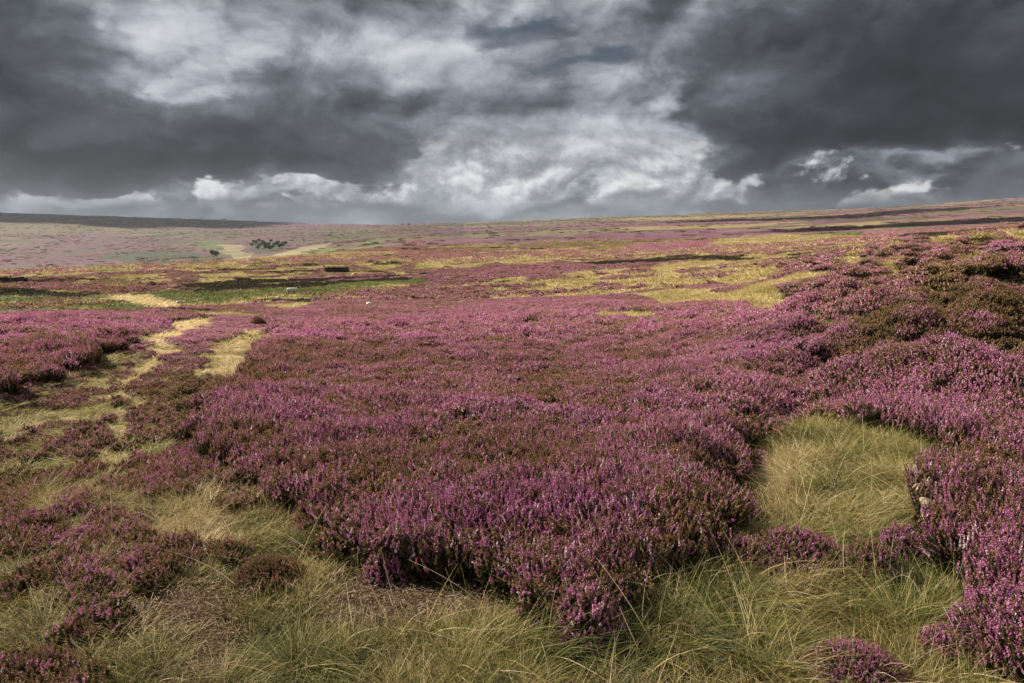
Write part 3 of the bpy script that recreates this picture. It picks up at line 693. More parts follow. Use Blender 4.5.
def ring(r0, r1, sp, azmax, seed):
    """jittered lattice points between two distances"""
    g = np.random.default_rng(seed); m = int(r1 / sp) + 1
    xs = np.arange(-int(r1 * math.sin(min(azmax, R(89))) / sp) - 1, int(r1 * math.sin(min(azmax, R(89))) / sp) + 2) * sp; ys = np.arange(-2, m + 1) * sp
    X, Y = np.meshgrid(xs, ys); X = X.ravel() + g.uniform(-.5, .5, X.size) * sp; Y = Y.ravel() + g.uniform(-.5, .5, Y.size) * sp
    r = np.hypot(X, Y); rj = r * (1 + 0.12 * (g.random(r.size) - 0.5))
    k = (rj >= r0) & (rj < r1) & (np.abs(np.arctan2(X, Y)) < azmax)
    return X[k], Y[k]
AZM = R(47)
class Lay:
    def __init__(s): s.p = []; s.i = []; s.r = []; s.s = []; s.b = []; s.t = []
    def add(s, x, y, z, ids, scale, bloom, tint, g, tilt=0.08, zs=None, rz=None):
        n = len(x)
        if n == 0: return
        s.p.append(np.stack([x, y, z], 1)); s.i.append(g.choice(ids, n))
        s.r.append(np.stack([g.normal(size=n) * tilt, g.normal(size=n) * tilt, (g.random(n) * 2 * math.pi) if rz is None else rz], 1))
        sc_ = scale * np.ones(n); zz = sc_ if zs is None else zs * np.ones(n)
        s.s.append(np.stack([sc_, sc_, zz], 1)); s.b.append(bloom * np.ones(n)); s.t.append(tint * np.ones(n))
    def out(s, name, coll, label=None):
        if s.p: return scatter(name, coll, np.concatenate(s.p), np.concatenate(s.i), np.concatenate(s.r), np.concatenate(s.s), np.concatenate(s.b), np.concatenate(s.t), label)
BANDS = [('hi', 1.2, 7.0, .085, 1.0), ('mid', 7.0, 19.0, .15, 1.0), ('low', 19.0, 52.0, .34, 1.0), ('far', 52.0, 170.0, .85, 1.0), ('vfar', 170.0, 620.0, 2.7, 1.0)]
bed, bankl, moor, low_h = Lay(), Lay(), Lay(), Lay()
BED = NEAR[[i for i, t in enumerate(NEAR) if t[0] == HEATHER][1]][2]
for bi, (key, r0, r1, sp, s_) in enumerate(BANDS):
    g = np.random.default_rng(900 + bi)
    x, y = ring(r0, r1, sp, AZM, 910 + bi); kk_ = g.random(len(x)) > sstep(330, 620, np.hypot(x, y)) * .9; x, y = x[kk_], y[kk_]; t, bl = cover(x, y); z = relief(x, y); r = np.hypot(x, y)
    m = (t == HEATHER); x1, y1, z1, b1 = x[m], y[m], z[m], bl[m]
    hump = fbm(x1 / 0.5, y1 / 0.5, 81, 2); hump2 = fbm(x1 / 2.4, y1 / 2.4, 83, 2)
    hs = np.maximum(0.40, 0.48 + 0.85 * hump + 0.95 * (hump2 - 0.45)); b1 = b1 - 0.45 * sstep(0.50, 0.30, hump) * (np.hypot(x1, y1) < 25) + 0.1 * g.normal(size=len(b1))
    hs = np.where(np.hypot(x1, y1) > 30, 0.5 + 0.5 * hump2, hs)
    keep = np.ones(len(x1), bool)
    tint = np.clip(fbm(x1 / 1.8, y1 / 1.8, 85, 3) * 1.6 - 0.3, 0, 1)
    isbed = inside(x1, y1, BED) ; isbank = (np.arctan2(x1, y1) > R(17)) & ~isbed & (np.hypot(x1, y1) < 60)
    for sel, lay in ((isbed, bed), (isbank, bankl), (~isbed & ~isbank, moor)):
        sel = sel & keep
        lay.add(x1[sel], y1[sel], z1[sel] - 0.01, HI[key], s_ * (0.85 + 0.3 * g.random(sel.sum())), b1[sel], tint[sel], g, 0.20, zs=s_ * hs[sel])
    # sparse heather in dark ground and olive ground
    m = ((t == DARK) & (g.random(len(x)) < .55)) | ((t == OLIVE) & (g.random(len(x)) < .25))
    moor.add(x[m], y[m], z[m], HI[key], s_ * .95, np.where(t[m] == DARK, np.where(r[m] > 24, -1.0, .0), .25), g.random(m.sum()), g, zs=.7)
    # grasses
    if bi == 0: continue
    if bi == 2:
        ml = (t == LOWH); low_h.add(x[ml], y[ml], z[ml] - .01, HI['low'], .8, bl[ml], g.random(ml.sum()), g, zs=.4)
    gl_ = Lay() if bi == 1 else gl_
    k2 = key
    m = np.isin(t, (STRAW, PALE, GREEN, OLIVE, TURF))
    m &= (g.random(len(x)) < np.where(t == PALE, .5, np.where(t == TURF, .75, 1)))
    dry = np.where(t == STRAW, .62 + .3 * bl, np.where(t == PALE, 1.0, np.where(t == GREEN, .10 + .2 * bl, np.where(t == OLIVE, .5, .66))))[m]
    dry = dry + .25 * (fbm(x[m] / 2.5, y[m] / 2.5, 87, 3) - .5) * 2
    hh = np.where(t == PALE, .4, np.where(t == TURF, .3, np.where(t == GREEN, .6, np.where((t == STRAW) & (bl > .54) & (r < 18), .38, .95))))[m]
    gl_.add(x[m], y[m], z[m] - .005, GI[k2], 1.0, dry, 0.5, g, 0.1, zs=hh)
    if bi == 1:
        mt = (t == LOWH) | (t == BARE); gl_.add(x[mt], y[mt], z[mt], GI['mid'], 1.0, .58 + .7 * (fbm(x[mt] / .7, y[mt] / .7, 99, 3) - .5), .5, g, .1, zs=.28)
        ml = (t == LOWH) & (fbm(x / .5, y / .5, 97, 3) > .47) ; low_h.add(x[ml], y[ml], z[ml] - .01, HI['stubmid'], .7 + .3 * g.random(ml.sum()), bl[ml] - .1 + .5 * (fbm(x[ml] / .8, y[ml] / .8, 89, 2) - .5), g.random(ml.sum()), g)
        m3 = (t == TURF) & (fbm(x / .9, y / .9, 91, 3) > .52)
        low_h.add(x[m3], y[m3], z[m3] - .01, HI['stubmid'], .75, .45, g.random(m3.sum()), g)
g = np.random.default_rng(970); x, y = ring(600, 4300, 21, R(44), 971); t, bl = cover(x, y); r = np.hypot(x, y)
m = np.isin(t, (HEATHER, OLIVE, WOOD, GREEN)) & (fbm(x / 55, y / 120, 973, 4, .6) > .50) & (g.random(len(x)) < .6); x, y, bl, t = x[m], y[m], bl[m], t[m]
distant = Lay(); distant.add(x, y, relief(x, y) - .2, HI['vfar'], 1.2 + 2.2 * g.random(len(x)), np.where(g.random(len(x)) < .45, -1, bl), g.random(len(x)), g, .05, zs=1.6 + 1.6 * g.random(len(x)))
distant.out('distant_heather', HC, 'clumps of far off heather and scrub dotted over the distant slopes')
bed.out('heather_bed', HC, 'broad bed of purple flowering heather filling the middle of the moor')
dead = Lay(); g = np.random.default_rng(960); x, y = ring(1.2, 16, .22, AZM, 961); t, bl = cover(x, y); z = relief(x, y)
m = (t == HEATHER) & (fbm(x / .8, y / .8, 62, 3) > .53)
dead.add(x[m], y[m], z[m] - .01, HI['stub'], 1.5 + .9 * g.random(m.sum()), .04, .5, g, .3, zs=2.0 + 1.1 * g.random(m.sum()))
dead.out('dead_heather', HC, 'brown dead heather shoots standing among the purple flowers')
bankl.out('bank_heather', HC, 'purple and dark brown heather over the hummocky bank')
moor.out('moor_heather', HC, 'mixed heather spread over the open moor beyond the track')
gl_.out('moor_grass', GC, 'straw yellow and green grass spread between heather strips')

# near ground: turf, tussock grass, stunted heather, litter
g = np.random.default_rng(950)
x, y = ring(1.2, 7.4, .06, R(52), 951); t, bl = cover(x, y); z = relief(x, y)
turf, tall, litter = Lay(), Lay(), Lay()
n1 = fbm(x / .35, y / .35, 93, 3); n2 = fbm(x / 1.1, y / 1.1, 95, 3)
m = ((t == TURF) | (t == STRAW) | (t == PALE)) | ((t == LOWH) & (n1 < .5)) | ((t == BARE) & (n1 > .72))
dry = np.where(t == STRAW, .40 + .5 * bl, np.where(t == PALE, .95, .60)) + 1.3 * (n2 - .5) + .9 * (n1 - .5)
mm = m & (g.random(len(x)) < np.where((t == STRAW) & (bl < .55) & (n1 < .5), .25, .75))
turf.add(x[mm], y[mm], z[mm], GI['turf'], .8 + .5 * g.random(mm.sum()), dry[mm], .5, g, .15, zs=(.5 + 1.0 * n1[mm]))
m = (((t == STRAW) & (bl < .55) & (n1 > .51) & (g.random(len(x)) < .5)) | ((t == STRAW) & (g.random(len(x)) < .08)) | ((t == TURF) & (n2 > .56) & (g.random(len(x)) < np.where(x < 0, .07, .16))))
litm = (t == STRAW) & (bl < .55) & (n1 < .5)
tall.add(x[m], y[m], z[m] - .01, GI['tuft'] + GI['swept'], np.where(t[m] == TURF, .42, .55) + .45 * g.random(m.sum()), np.where(t[m] == STRAW, .36 + .5 * bl[m], .38) + 1.3 * (n2[m] - .5) + 1.0 * (n1[m] - .55) + .12 * g.normal(size=m.sum()), .5, g, .18, rz=g.normal(size=m.sum()) * 1.1)
m = (t == LOWH) & (n1 > .46) & (g.random(len(x)) < .5) | (t == TURF) & (n2 > .5) & (n1 > .5) & (g.random(len(x)) < .3)
low_h.add(x[m], y[m], z[m] - .01, HI['stub'], .75 + .7 * n1[m], np.where(t[m] == LOWH, bl[m] * .8, .12) + .5 * (n2[m] - .5), g.random(m.sum()), g, .2)
m = ((t == BARE) | ((t == LOWH) & (g.random(len(x)) < .5)) | ((t == TURF) & (g.random(len(x)) < .35)) | (t == DARK) | litm & (g.random(len(x)) < .5)) 
litter.add(x[m], y[m], z[m], LI['litter'], .8 + .5 * g.random(m.sum()), .5, .5, g, .1)
ms = np.isin(t, (STRAW, TURF)) & (g.random(len(x)) < np.where(t == STRAW, .06, .02)) | (t == HEATHER) & (g.random(len(x)) < .004)
tall.add(x[ms], y[ms], z[ms], GI['stalk'], .7 + .5 * g.random(ms.sum()), 1.0 + .3 * g.random(ms.sum()), .5, g, .2)
turf.out('short_turf', GC, 'short dry turf growing over the worn track')
tall.out('tussock_grass', GC, 'long arching yellow green grass among the heather')
low_h.out('stunted_heather', HC, 'low stunted heather scattered between the track ruts')
litter.out('plant_litter', LC, 'brown dead heather litter lying on bare peat')

# ---------------------------------------------------------------- single plants, stones, twigs
def grow(o, bloom, tint):
    o['bloom'] = float(bloom); o['tint'] = float(tint); return o
def bush_meshes(n, rad, hgt, seed, dome=0.8):
    a, s_ = heather_acc(n, rad, hgt, 9, 3, 0.0046, 0.052, seed, dome=dome, leaves=18)
    return a.done('flowering_tips', M_HEATH), s_.done('woody_stems', M_HEATH)
BUSH = {'round': bush_meshes(1000, 0.30, 0.36, 2001), 'wide': bush_meshes(1300, 0.40, 0.30, 2002, .7), 'small': bush_meshes(420, 0.17, 0.24, 2003, .8)}
def bush(kind, px, py, scale, bloom, tint, label, group=None, zs=None, rz=0.0):
    x, y = at(px, py); e = bpy.data.objects.new('heather_bush', None); COL.objects.link(e)
    e.location = (x, y, gz(x, y) - .01); e.scale = (scale, scale, zs or scale); e.rotation_euler = (0, 0, rz)
    for nm, me in zip(('flowering_tips', 'woody_stems'), BUSH[kind]): grow(link(nm, me, e), bloom, tint)
    return tag(e, label, 'heather bush', group)
bush('round', 332, 526, .95, .38, .3, 'rust and dull pink heather bush at the corner of the heather bed above the turf', 'heather bushes by the path')
bush('small', 390, 575, 1.0, .75, .6, 'low purple heather sprig cluster overhanging the bare brown peat', 'heather bushes by the path', rz=1)
bush('small', 588, 640, 1.15, .80, .05, 'pinkish small heather bush in front of the bed beside the dark green tussock', 'heather bushes by the path', rz=2)
bush('wide', 800, 572, .85, .55, .8, 'wide purple and brown heather bush below the grassy hollow', 'heather bushes round the grassy hollow')
bush('round', 868, 582, .7, .35, .7, 'dark brownish heather bush between the grassy hollow and the pale stone', 'heather bushes round the grassy hollow', rz=2)
bush('small', 900, 560, 1.0, .85, .9, 'small bright purple heather bush just left of the pale cream stone', 'heather bushes round the grassy hollow', rz=1)
bush('small', 742, 576, 1.1, .45, .6, 'small heather bush poking from long grass beside the edge of the heather bed', 'heather bushes round the grassy hollow', rz=4)
bush('wide', 858, 690, .58, .72, .75, 'purple heather bush standing alone in the long yellow green grass', 'heather bushes in the long grass')
bush('small', 940, 668, .8, .8, .1, 'small pink heather bush half sunk in long grass', 'heather bushes in the long grass', rz=3)
bush('round', 1018, 668, 1.05, .9, .8, 'tall bright purple heather bush at the edge of the grass by the bank', 'heather bushes in the long grass', rz=1)
bush('wide', 268, 582, .55, .03, .5, 'dead brown heather bush with bleached twigs beside the yellow turf', 'dead heather on the track')
bush('wide', 178, 575, .50, .10, .5, 'dark olive low heather bush in the middle of the track', 'dead heather on the track', zs=.4)
bush('wide', 82, 545, .50, .85, .0, 'pale mauve low heather bush on the left side of the track', 'heather bushes by the path', zs=.5)
bush('wide', 40, 676, .42, .14, .2, 'sparse brownish heather bush behind the tussock at the track edge', 'heather bushes by the path', zs=.45)
bush('round', 152, 286, 2.6, .03, .5, 'dark shrub clump on the ochre grass left of the green bog', zs=2.2)
bush('round', 216, 285, 2.0, .03, .5, 'second dark shrub clump further along the ochre grass strip', zs=1.6)
bush('round', 258, 325, 1.3, .05, .6, 'dark brown heather clump between the ends of the two pale ruts')

TUS = [grass_acc(420, 0.12, 0.42, 0.0021, 3000 + k, lean=.8, segs=6, droop=.9, sweep=((0, 0), (.35, -.1), (.1, .2))[k]).done('grass_tussock', M_GRASS) for k in range(3)]
def tussock(k, px, py, scale, dry, label, group, rz=0.0):
    x, y = at(px, py); o = link('grass_tussock', TUS[k], None, (x, y, gz(x, y) - .01)); o.scale = (scale, scale, scale * .8); o.rotation_euler = (0, 0, rz)
    grow(o, dry, .5); return tag(o, label, 'grass tussock', group)
GA, GB, GH = 'grass tussocks on the track', 'grass tussocks in front of the heather', 'grass tussocks in the hollow'
tussock(0, 40, 640, .75, .42, 'broad olive yellow tussock of fine grass on the left of the track', GA)
tussock(1, 12, 590, .55, .18, 'dark green tussock behind the broad olive one', GA, 1)
tussock(1, 225, 690, .6, .62, 'straw tipped tussock beside the bare muddy rut', GA, .4)
tussock(2, 150, 680, .6, .40, 'flattened olive tussock between the rut and the heather tuft', GA, 2)
tussock(0, 300, 668, .62, .66, 'yellow dry tussock below the dead brown heather bush', GA, 3)
tussock(1, 425, 712, .6, .70, 'golden tussock directly below the bare brown peat', GB, .2)
tussock(2, 515, 700, .6, .50, 'mixed green and straw tussock at the right end of the bare peat', GB, 1)
tussock(0, 672, 645, 1.05, .20, 'dark green upright tussock against the front of the heather bed', GB, 1)
tussock(1, 760, 668, .9, .58, 'pale yellow green tussock with blades swept over to the right', GB, 0)
tussock(2, 735, 615, .8, .36, 'green tussock under the wide purple and brown heather bush', GB, 0)
tussock(1, 915, 636, .9, .52, 'yellow green tussock between the lone heather bush and the bank', GB, .5)
tussock(0, 780, 500, .85, .52, 'straw yellow tussock on the left side of the grassy hollow', GH, 1)
tussock(1, 845, 462, .9, .60, 'pale blond tussock at the upper edge of the grassy hollow', GH, 0)
tussock(2, 838, 505, .9, .28, 'greener tussock in the centre of the grassy hollow', GH, 0)
tussock(0, 905, 492, .9, .66, 'dry straw tussock at the right edge of the grassy hollow below the purple bank', GH, 2)

M_ST = solid('pale_stone', (0.62, 0.58, 0.50), .9, 30, (0.36, 0.32, 0.26), .4)
M_ST2 = solid('cream_stone', (0.52, 0.43, 0.28), .9, 40, (0.30, 0.22, 0.13), .6)
at0 = at
def at(px, py, rmin=1.0):
    k = (341.5 - py) / F; h = (px - 512) / F
    d = np.array([h, CP + k * SP, -SP + k * CP]); hr = math.hypot(d[0], d[1])
    rr = np.exp(np.linspace(math.log(rmin), math.log(4600), 5000)); x = d[0] / hr * rr; y = d[1] / hr * rr
    hit = np.nonzero(EYE + d[2] / hr * rr < relief(x, y))[0]
    if not len(hit): return at0(px, py, rmin)
    return float(x[hit[0]]), float(y[hit[0]])
def stone(px, py, sx, sy, sz, label, group=None, mat=None, seed=0, lift=0.0, cat='stone'):
    g = np.random.default_rng(seed); import bmesh
    bm = bmesh.new(); bmesh.ops.create_icosphere(bm, subdivisions=3, radius=1)
    ds = rand_dirs(14, g); hs = .55 + .35 * g.random(14)
    for v in bm.verts:
        p = v.co.normalized(); c = np.array(p)
        sc_ = min(1.0, float(min(h / max(1e-3, float(np.dot(c, d))) if np.dot(c, d) > 0 else 9 for d, h in zip(ds, hs))))
        v.co = p * sc_ * (1 + .03 * math.sin(9 * p.x + 5 * p.y))
    me = bpy.data.meshes.new('stone'); bm.to_mesh(me); bm.free(); me.materials.append(mat or M_ST)
    x, y = at(px, py); o = link('stone', me, None, (x, y, gz(x, y) + sz * .35 + lift)); o.scale = (sx, sy, sz); o.rotation_euler = (.1, .15, g.random() * 3)
    return tag(o, label, cat, group)
stone(376, 582, .045, .03, .016, 'flat pale stone at the top edge of the bare peat under the heather', seed=1)
stone(404, 602, .022, .016, .012, 'small white stone in the middle of the bare brown peat', seed=2)
stone(447, 624, .018, .014, .010, 'little white stone at the lower edge of the bare peat by golden grass', seed=3)
stone(300, 585, .016, .012, .012, 'tiny pale stone in the yellow turf left of the bare peat', seed=12)
stone(178, 406, .075, .06, .035, 'white stone lying in the dark muddy rut, the upper of two', seed=4)
stone(187, 413, .07, .05, .03, 'white stone lying in the dark muddy rut, the lower of two', seed=5)
stone(920, 552, .052, .042, .036, 'pale cream lumpy stone standing out among purple heather beside the hollow', mat=M_ST2, seed=6, lift=.30)
stone(910, 562, .03, .025, .02, 'small dull buff stone just below the cream lumpy stone', mat=M_ST2, seed=7, lift=.16)
stone(866, 322, .14, .12, .10, 'pale stone above the bright green hollow at the foot of the bank', seed=8, lift=.12)
stone(369, 309, .28, .22, .2, 'white boulder lying alone in the pinkish heather beyond the bed', seed=9, lift=.25, cat='boulder')
stone(180, 305, .35, .25, .22, 'whitish rock at the edge of the pale straw patch', seed=10, lift=.1, cat='boulder')
stone(207, 281, .4, .3, .25, 'small pale rock between the two dark shrub clumps', seed=11, lift=.1, cat='boulder')
stone(720, 270, .5, .4, .35, 'grey rock on the yellow grass below the dark strip', seed=13, lift=.1, cat='boulder', mat=solid('grey_rock', (.25, .24, .22), .9, 6, (.15, .14, .13), .5))

M_TW = solid('bleached_twig', (0.55, 0.47, 0.38), .8, 60, (0.33, 0.25, 0.18), .2)
M_WD = solid('weathered_wood', (0.26, 0.15, 0.07), .9, 50, (0.55, 0.40, 0.22), .5)
def tube(V, Fq, pts, radii, sides=6):
    base = len(V); pts = [Vector(p) for p in pts]
    for i, p in enumerate(pts):
        d = (pts[min(i + 1, len(pts) - 1)] - pts[max(i - 1, 0)]).normalized(); u = d.orthogonal().normalized(); w = d.cross(u)
        for k in range(sides):
            a = 2 * math.pi * k / sides; V.append(tuple(p + (u * math.cos(a) + w * math.sin(a)) * radii[i]))
    for i in range(len(pts) - 1):
        for k in range(sides):
            a = base + i * sides + k; b_ = base + i * sides + (k + 1) % sides; Fq.append((a, b_, b_ + sides, a + sides))
def twig(px, py, L, rz, label, seed, group=None, lift=.012, arch=.02, r0=.0022):
    g = random.Random(seed); V, Fq = [], []
    pts = [(-L / 2 + L * t, .12 * L * math.sin(5 * t + seed) + g.uniform(-.02, .02) * L, lift + arch * math.sin(math.pi * t)) for t in [i / 8 for i in range(9)]]
    tube(V, Fq, pts, [r0 * (1 - .6 * i / 8) for i in range(9)])
    for k in (2, 4, 5, 6):
        p = Vector(pts[k]); d = Vector((g.uniform(.2, .6), g.choice((-1, 1)) * g.uniform(.4, 1), g.uniform(0, .4))) * L * .28
        tube(V, Fq, [p, p + d * .5 + Vector((0, 0, .004)), p + d], [r0 * .6, r0 * .45, r0 * .25], 5)
    me = mesh('twig', V, [np.array(Fq)], None, [M_TW], True)
    x, y = at(px, py); o = link('twig', me, None, (x, y, gz(x, y))); o.rotation_euler = (0, 0, rz)
    return tag(o, label, 'twig', group)
twig(362, 618, .20, .1, 'long bleached twig on the lower left of the bare peat', 1)
twig(458, 606, .16, -.5, 'bleached branching twig at the right end of the bare peat', 2, arch=.05)
twig(425, 608, .10, .8, 'short pale twig beside the small white stone', 3)
twig(252, 596, .14, .3, 'silvery dead twig below the dead brown heather bush', 4, arch=.04)
twig(300, 622, .12, 2.4, 'pale twig lying on the yellow turf near the bleached long twig', 5)
twig(182, 622, .16, 1.0, 'grey dead twig on the bare ground in the rut', 6)
twig(905, 610, .30, 2.2, 'long pale bent stem arching over the grass beside the lone heather bush', 7, arch=.16, r0=.0016)
twig(955, 590, .26, 1.2, 'thin pale stem rising against the bright purple heather of the bank', 8, arch=.2, r0=.0016)
V, Fq = [], []
tube(V, Fq, [(-.10, 0, .0), (-.07, .01, .02), (-.02, 0, .045), (.03, -.01, .05), (.07, 0, .03), (.105, .01, .035)], [.006, .013, .017, .015, .02, .006], 9)
tube(V, Fq, [(.06, 0, .03), (.09, -.03, .045), (.11, -.045, .04)], [.012, .009, .003], 7)
me = mesh('wood_piece', V, [np.array(Fq)], None, [M_WD], True); x, y = at(916, 530)
o = link('driftwood_piece', me, None, (x, y, gz(x, y) + .27)); o.scale = (.8,) * 3; o.rotation_euler = (0.5, .2, .45)
tag(o, 'curled piece of pale brown dead wood just above the cream lumpy stone', 'wood piece')

# ---------------------------------------------------------------- grouse butts
M_WALL = solid('dark_stone_wall', (0.035, 0.032, 0.028), .95, 3.0, (0.085, 0.075, 0.06), .8)
M_POST = solid('weathered_post', (0.22, 0.18, 0.13), .9, 8, (0.12, 0.1, 0.07), .3)
def blocks(x0, x1, y0, y1, z0, z1, seed, bw=.42, bh=.2):
    """coursed rubble: staggered rounded blocks, one wall = one mesh"""
    g = random.Random(seed); V, Fq = [], []; nrow = int((z1 - z0) / bh)
    def box(a, b_, c, d, e, f):
        n = len(V); V.extend([(a, c, e), (b_, c, e), (b_, d, e), (a, d, e), (a, c, f), (b_, c, f), (b_, d, f), (a, d, f)])
        Fq.extend([(n, n + 3, n + 2, n + 1), (n + 4, n + 5, n + 6, n + 7), (n, n + 1, n + 5, n + 4), (n + 1, n + 2, n + 6, n + 5), (n + 2, n + 3, n + 7, n + 6), (n + 3, n, n + 4, n + 7)])
    for r_ in range(nrow):
        lx = x1 - x0; u = x0
        while u < x1 - .02:
            w = min(bw * g.uniform(.6, 1.4), x1 - u)
            j = g.uniform(-.04, .04); box(u + .008, u + w - .008, y0 + j, y1 + j * .5, z0 + r_ * bh, z0 + (r_ + 1) * bh - .015); u += w
    return V, Fq
def butt(px, py, rmin, w, d, h, rz, label):
    x, y = at(px, py, rmin); e = bpy.data.objects.new('shooting_butt', None); COL.objects.link(e)
    e.location = (x, y, gz(x, y) - .1); e.rotation_euler = (0, 0, rz); tag(e, label, 'shooting butt', 'shooting butts on the moor')
    for nm, args in (('front_wall', (-w / 2, w / 2, -.25, .25, 0, h, 1)), ('back_wall', (-w / 2, w / 2, d - .25, d + .25, 0, h * .8, 2))):
        V, Fq = blocks(*args); link(nm, mesh(nm, V, [np.array(Fq)], None, [M_WALL]), e)
    for sx in (-1, 1):
        V, Fq = blocks(.26, d - .26, -.22, .22, 0, h * .95, 3); V = [(sx * (w / 2 - .25) - b_, a, c) for a, b_, c in V]
        link('side_wall', mesh('side_wall', V, [np.array(Fq)], None, [M_WALL]), e)
    for sx in (-1, 1):
        V, Fq = [], []; tube(V, Fq, [(sx * (w / 2 + .12), -.35, 0), (sx * (w / 2 + .12), -.35, h * 1.15)], [.09, .08], 8)
        link('post', mesh('post', V, [np.array(Fq)], None, [M_POST]), e)
    a = grass_acc(900, 1, .36, .03, 77, lean=.6, segs=2, droop=.8, pf=.6)
    V = np.concatenate(a.V); g2 = np.random.default_rng(5); n = 900; k = len(V) // n
    foot = V.reshape(n, k, 3)[:, :1, :2].copy(); tgt = np.stack([g2.uniform(-w / 2, w / 2, n), g2.uniform(-.25, .25, n)], 1)[:, None]
    V = V.reshape(n, k, 3); V[..., :2] += tgt - foot; V[..., 2] += h - .03; a.V = [V.reshape(-1, 3)]
    grow(link('turf_top', a.done('turf_top', M_GRASS), e), 1.1, .5)
    return e
butt(336, 273, 60, 4.0, 2.6, 1.4, .05, 'small dark walled shooting butt with a pale grassy top on the strip of moor')
butt(3, 284, 60, 3.0, 2.4, 1.2, -.1, 'black walled shooting butt partly cut off at the left edge beside yellow grass')

# ---------------------------------------------------------------- sheep
M_WOOL = solid('wool', (0.70, 0.66, 0.58), 1.0, 25, (0.55, 0.5, 0.42), .6); M_FACE = solid('dark_face', (0.03, 0.027, 0.025), .8)
def loft(rings, sides=14):
    V, Fq = [], []
    for (cx, cy, cz, ry, rz_) in rings:
        for k in range(sides):
            a = 2 * math.pi * k / sides; V.append((cx, cy + ry * math.cos(a), cz + rz_ * math.sin(a)))
    for i in range(len(rings) - 1):
        for k in range(sides):
            a = i * sides + k; b_ = i * sides + (k + 1) % sides; Fq.append((a, a + sides, b_ + sides, b_))
    return V, Fq
x, y = at(292, 296, 40)
SHS = .85
V, Fq = loft([(-.52, 0, .60, .02, .02), (-.50, 0, .60, .14, .15), (-.40, 0, .58, .20, .23), (-.15, 0, .56, .24, .25), (.12, 0, .56, .23, .25), (.32, 0, .58, .20, .23), (.44, 0, .60, .13, .16), (.54, 0, .68, .10, .12), (.60, 0, .80, .085, .10), (.68, 0, .85, .075, .085), (.78, 0, .80, .05, .06), (.84, 0, .77, .012, .015)])
ff = [0] * len(Fq)
for i in range(len(Fq)):
    if i // 14 >= 8: ff[i] = 1
for sx, sy in ((-.36, .12), (-.36, -.12), (.28, .11), (.28, -.11)):
    n0 = len(Fq); tube(V, Fq, [(sx, sy, .42), (sx + (.03 if sx < 0 else 0), sy, .25), (sx - .01, sy, .18), (sx, sy, .0)], [.06, .032, .028, .032], 8); ff += [1] * (len(Fq) - n0)
for sy in (-1, 1):
    n0 = len(Fq); tube(V, Fq, [(.63, sy * .06, .90), (.61, sy * .13, .90), (.60, sy * .18, .87)], [.02, .03, .005], 6); ff += [1] * (len(Fq) - n0)
n0 = len(Fq); tube(V, Fq, [(-.50, 0, .64), (-.56, 0, .52), (-.57, 0, .36)], [.045, .04, .02], 7); ff += [0] * (len(Fq) - n0)
me = mesh('sheep', V, [np.array(Fq)], None, [M_WOOL, M_FACE], True, midx=ff)
o = link('sheep', me, None, (x, y, gz(x, y) + .12)); o.rotation_euler = (0, 0, .25); o.scale = (SHS,) * 3; tag(o, 'white sheep with dark face standing on the green strip', 'sheep')

# ---------------------------------------------------------------- far trees and farm
M_LEAF = solid('far_leaves', (0.04, 0.075, 0.025), 1.0, 1.2, (0.07, 0.11, 0.04)); M_BARK = solid('far_bark', (0.08, 0.06, 0.045), 1.0)
def tree_meshes(seed, h):
    g = np.random.default_rng(seed); n = 420
    c = rand_dirs(9, g) * np.array([.25, .25, .18]) * h + np.array([0, 0, .62 * h])
    P = c[g.integers(0, 9, n)] + rand_dirs(n, g) * (g.random((n, 1)) ** .5) * .2 * h
    U = rand_dirs(n, g) * .045 * h; Vv = np.cross(U, rand_dirs(n, g)); Vq, Qq = quads_at(P, U, Vv)
    V, Fq = [], []; tube(V, Fq, [(0, 0, 0), (0, .01 * h, .3 * h), (.02 * h, 0, .6 * h)], [.035 * h, .025 * h, .012 * h], 7)
    for q_ in c[:5]: tube(V, Fq, [(0, .01 * h, .32 * h), tuple(q_)], [.014 * h, .006 * h], 5)
    return mesh('crown', Vq, [Qq], None, [M_LEAF]), mesh('trunk', V, [np.array(Fq)], None, [M_BARK])
TM = [tree_meshes(40 + k, 9.0) for k in range(3)]
def tree(px, py, rmin, k, s_, label, group):
    x, y = at(px, py, rmin); e = bpy.data.objects.new('tree', None); COL.objects.link(e); e.location = (x, y, gz(x, y) - .3); e.scale = (s_,) * 3; e.rotation_euler = (0, 0, k * 1.3)
    link('crown', TM[k % 3][0], e); link('trunk', TM[k % 3][1], e); return tag(e, label, 'tree', group)
g = random.Random(3)
for i, (px, py) in enumerate([(252, 247), (256, 245), (260, 248), (263, 244), (266, 250), (269, 246), (273, 249), (277, 246), (282, 248), (286, 245), (259, 243), (271, 243), (213, 257), (217, 258), (254, 244), (258, 250), (262, 246), (265, 247), (268, 248), (270, 251), (275, 247), (279, 244), (280, 249), (284, 246)]):
    tree(px, py, 800, i, g.uniform(1.15, 1.5), 'dark green tree in the wooded patch of the far valley', 'trees in the far valley')
tree(402.5, 226, 2500, 0, 1.3, 'left of two small dark trees standing on the skyline', 'trees on the skyline')
tree(408.5, 226, 2500, 1, 1.5, 'right of two small dark trees standing on the skyline', 'trees on the skyline')
M_RW = solid('white_render', (0.75, 0.72, 0.66), .9, 2, (0.65, 0.6, 0.52)); M_RF = solid('slate_roof', (0.10, 0.10, 0.11), .8, 3, (0.14, 0.13, 0.13)); M_GL = solid('window_glass', (0.03, 0.035, 0.04), .2)
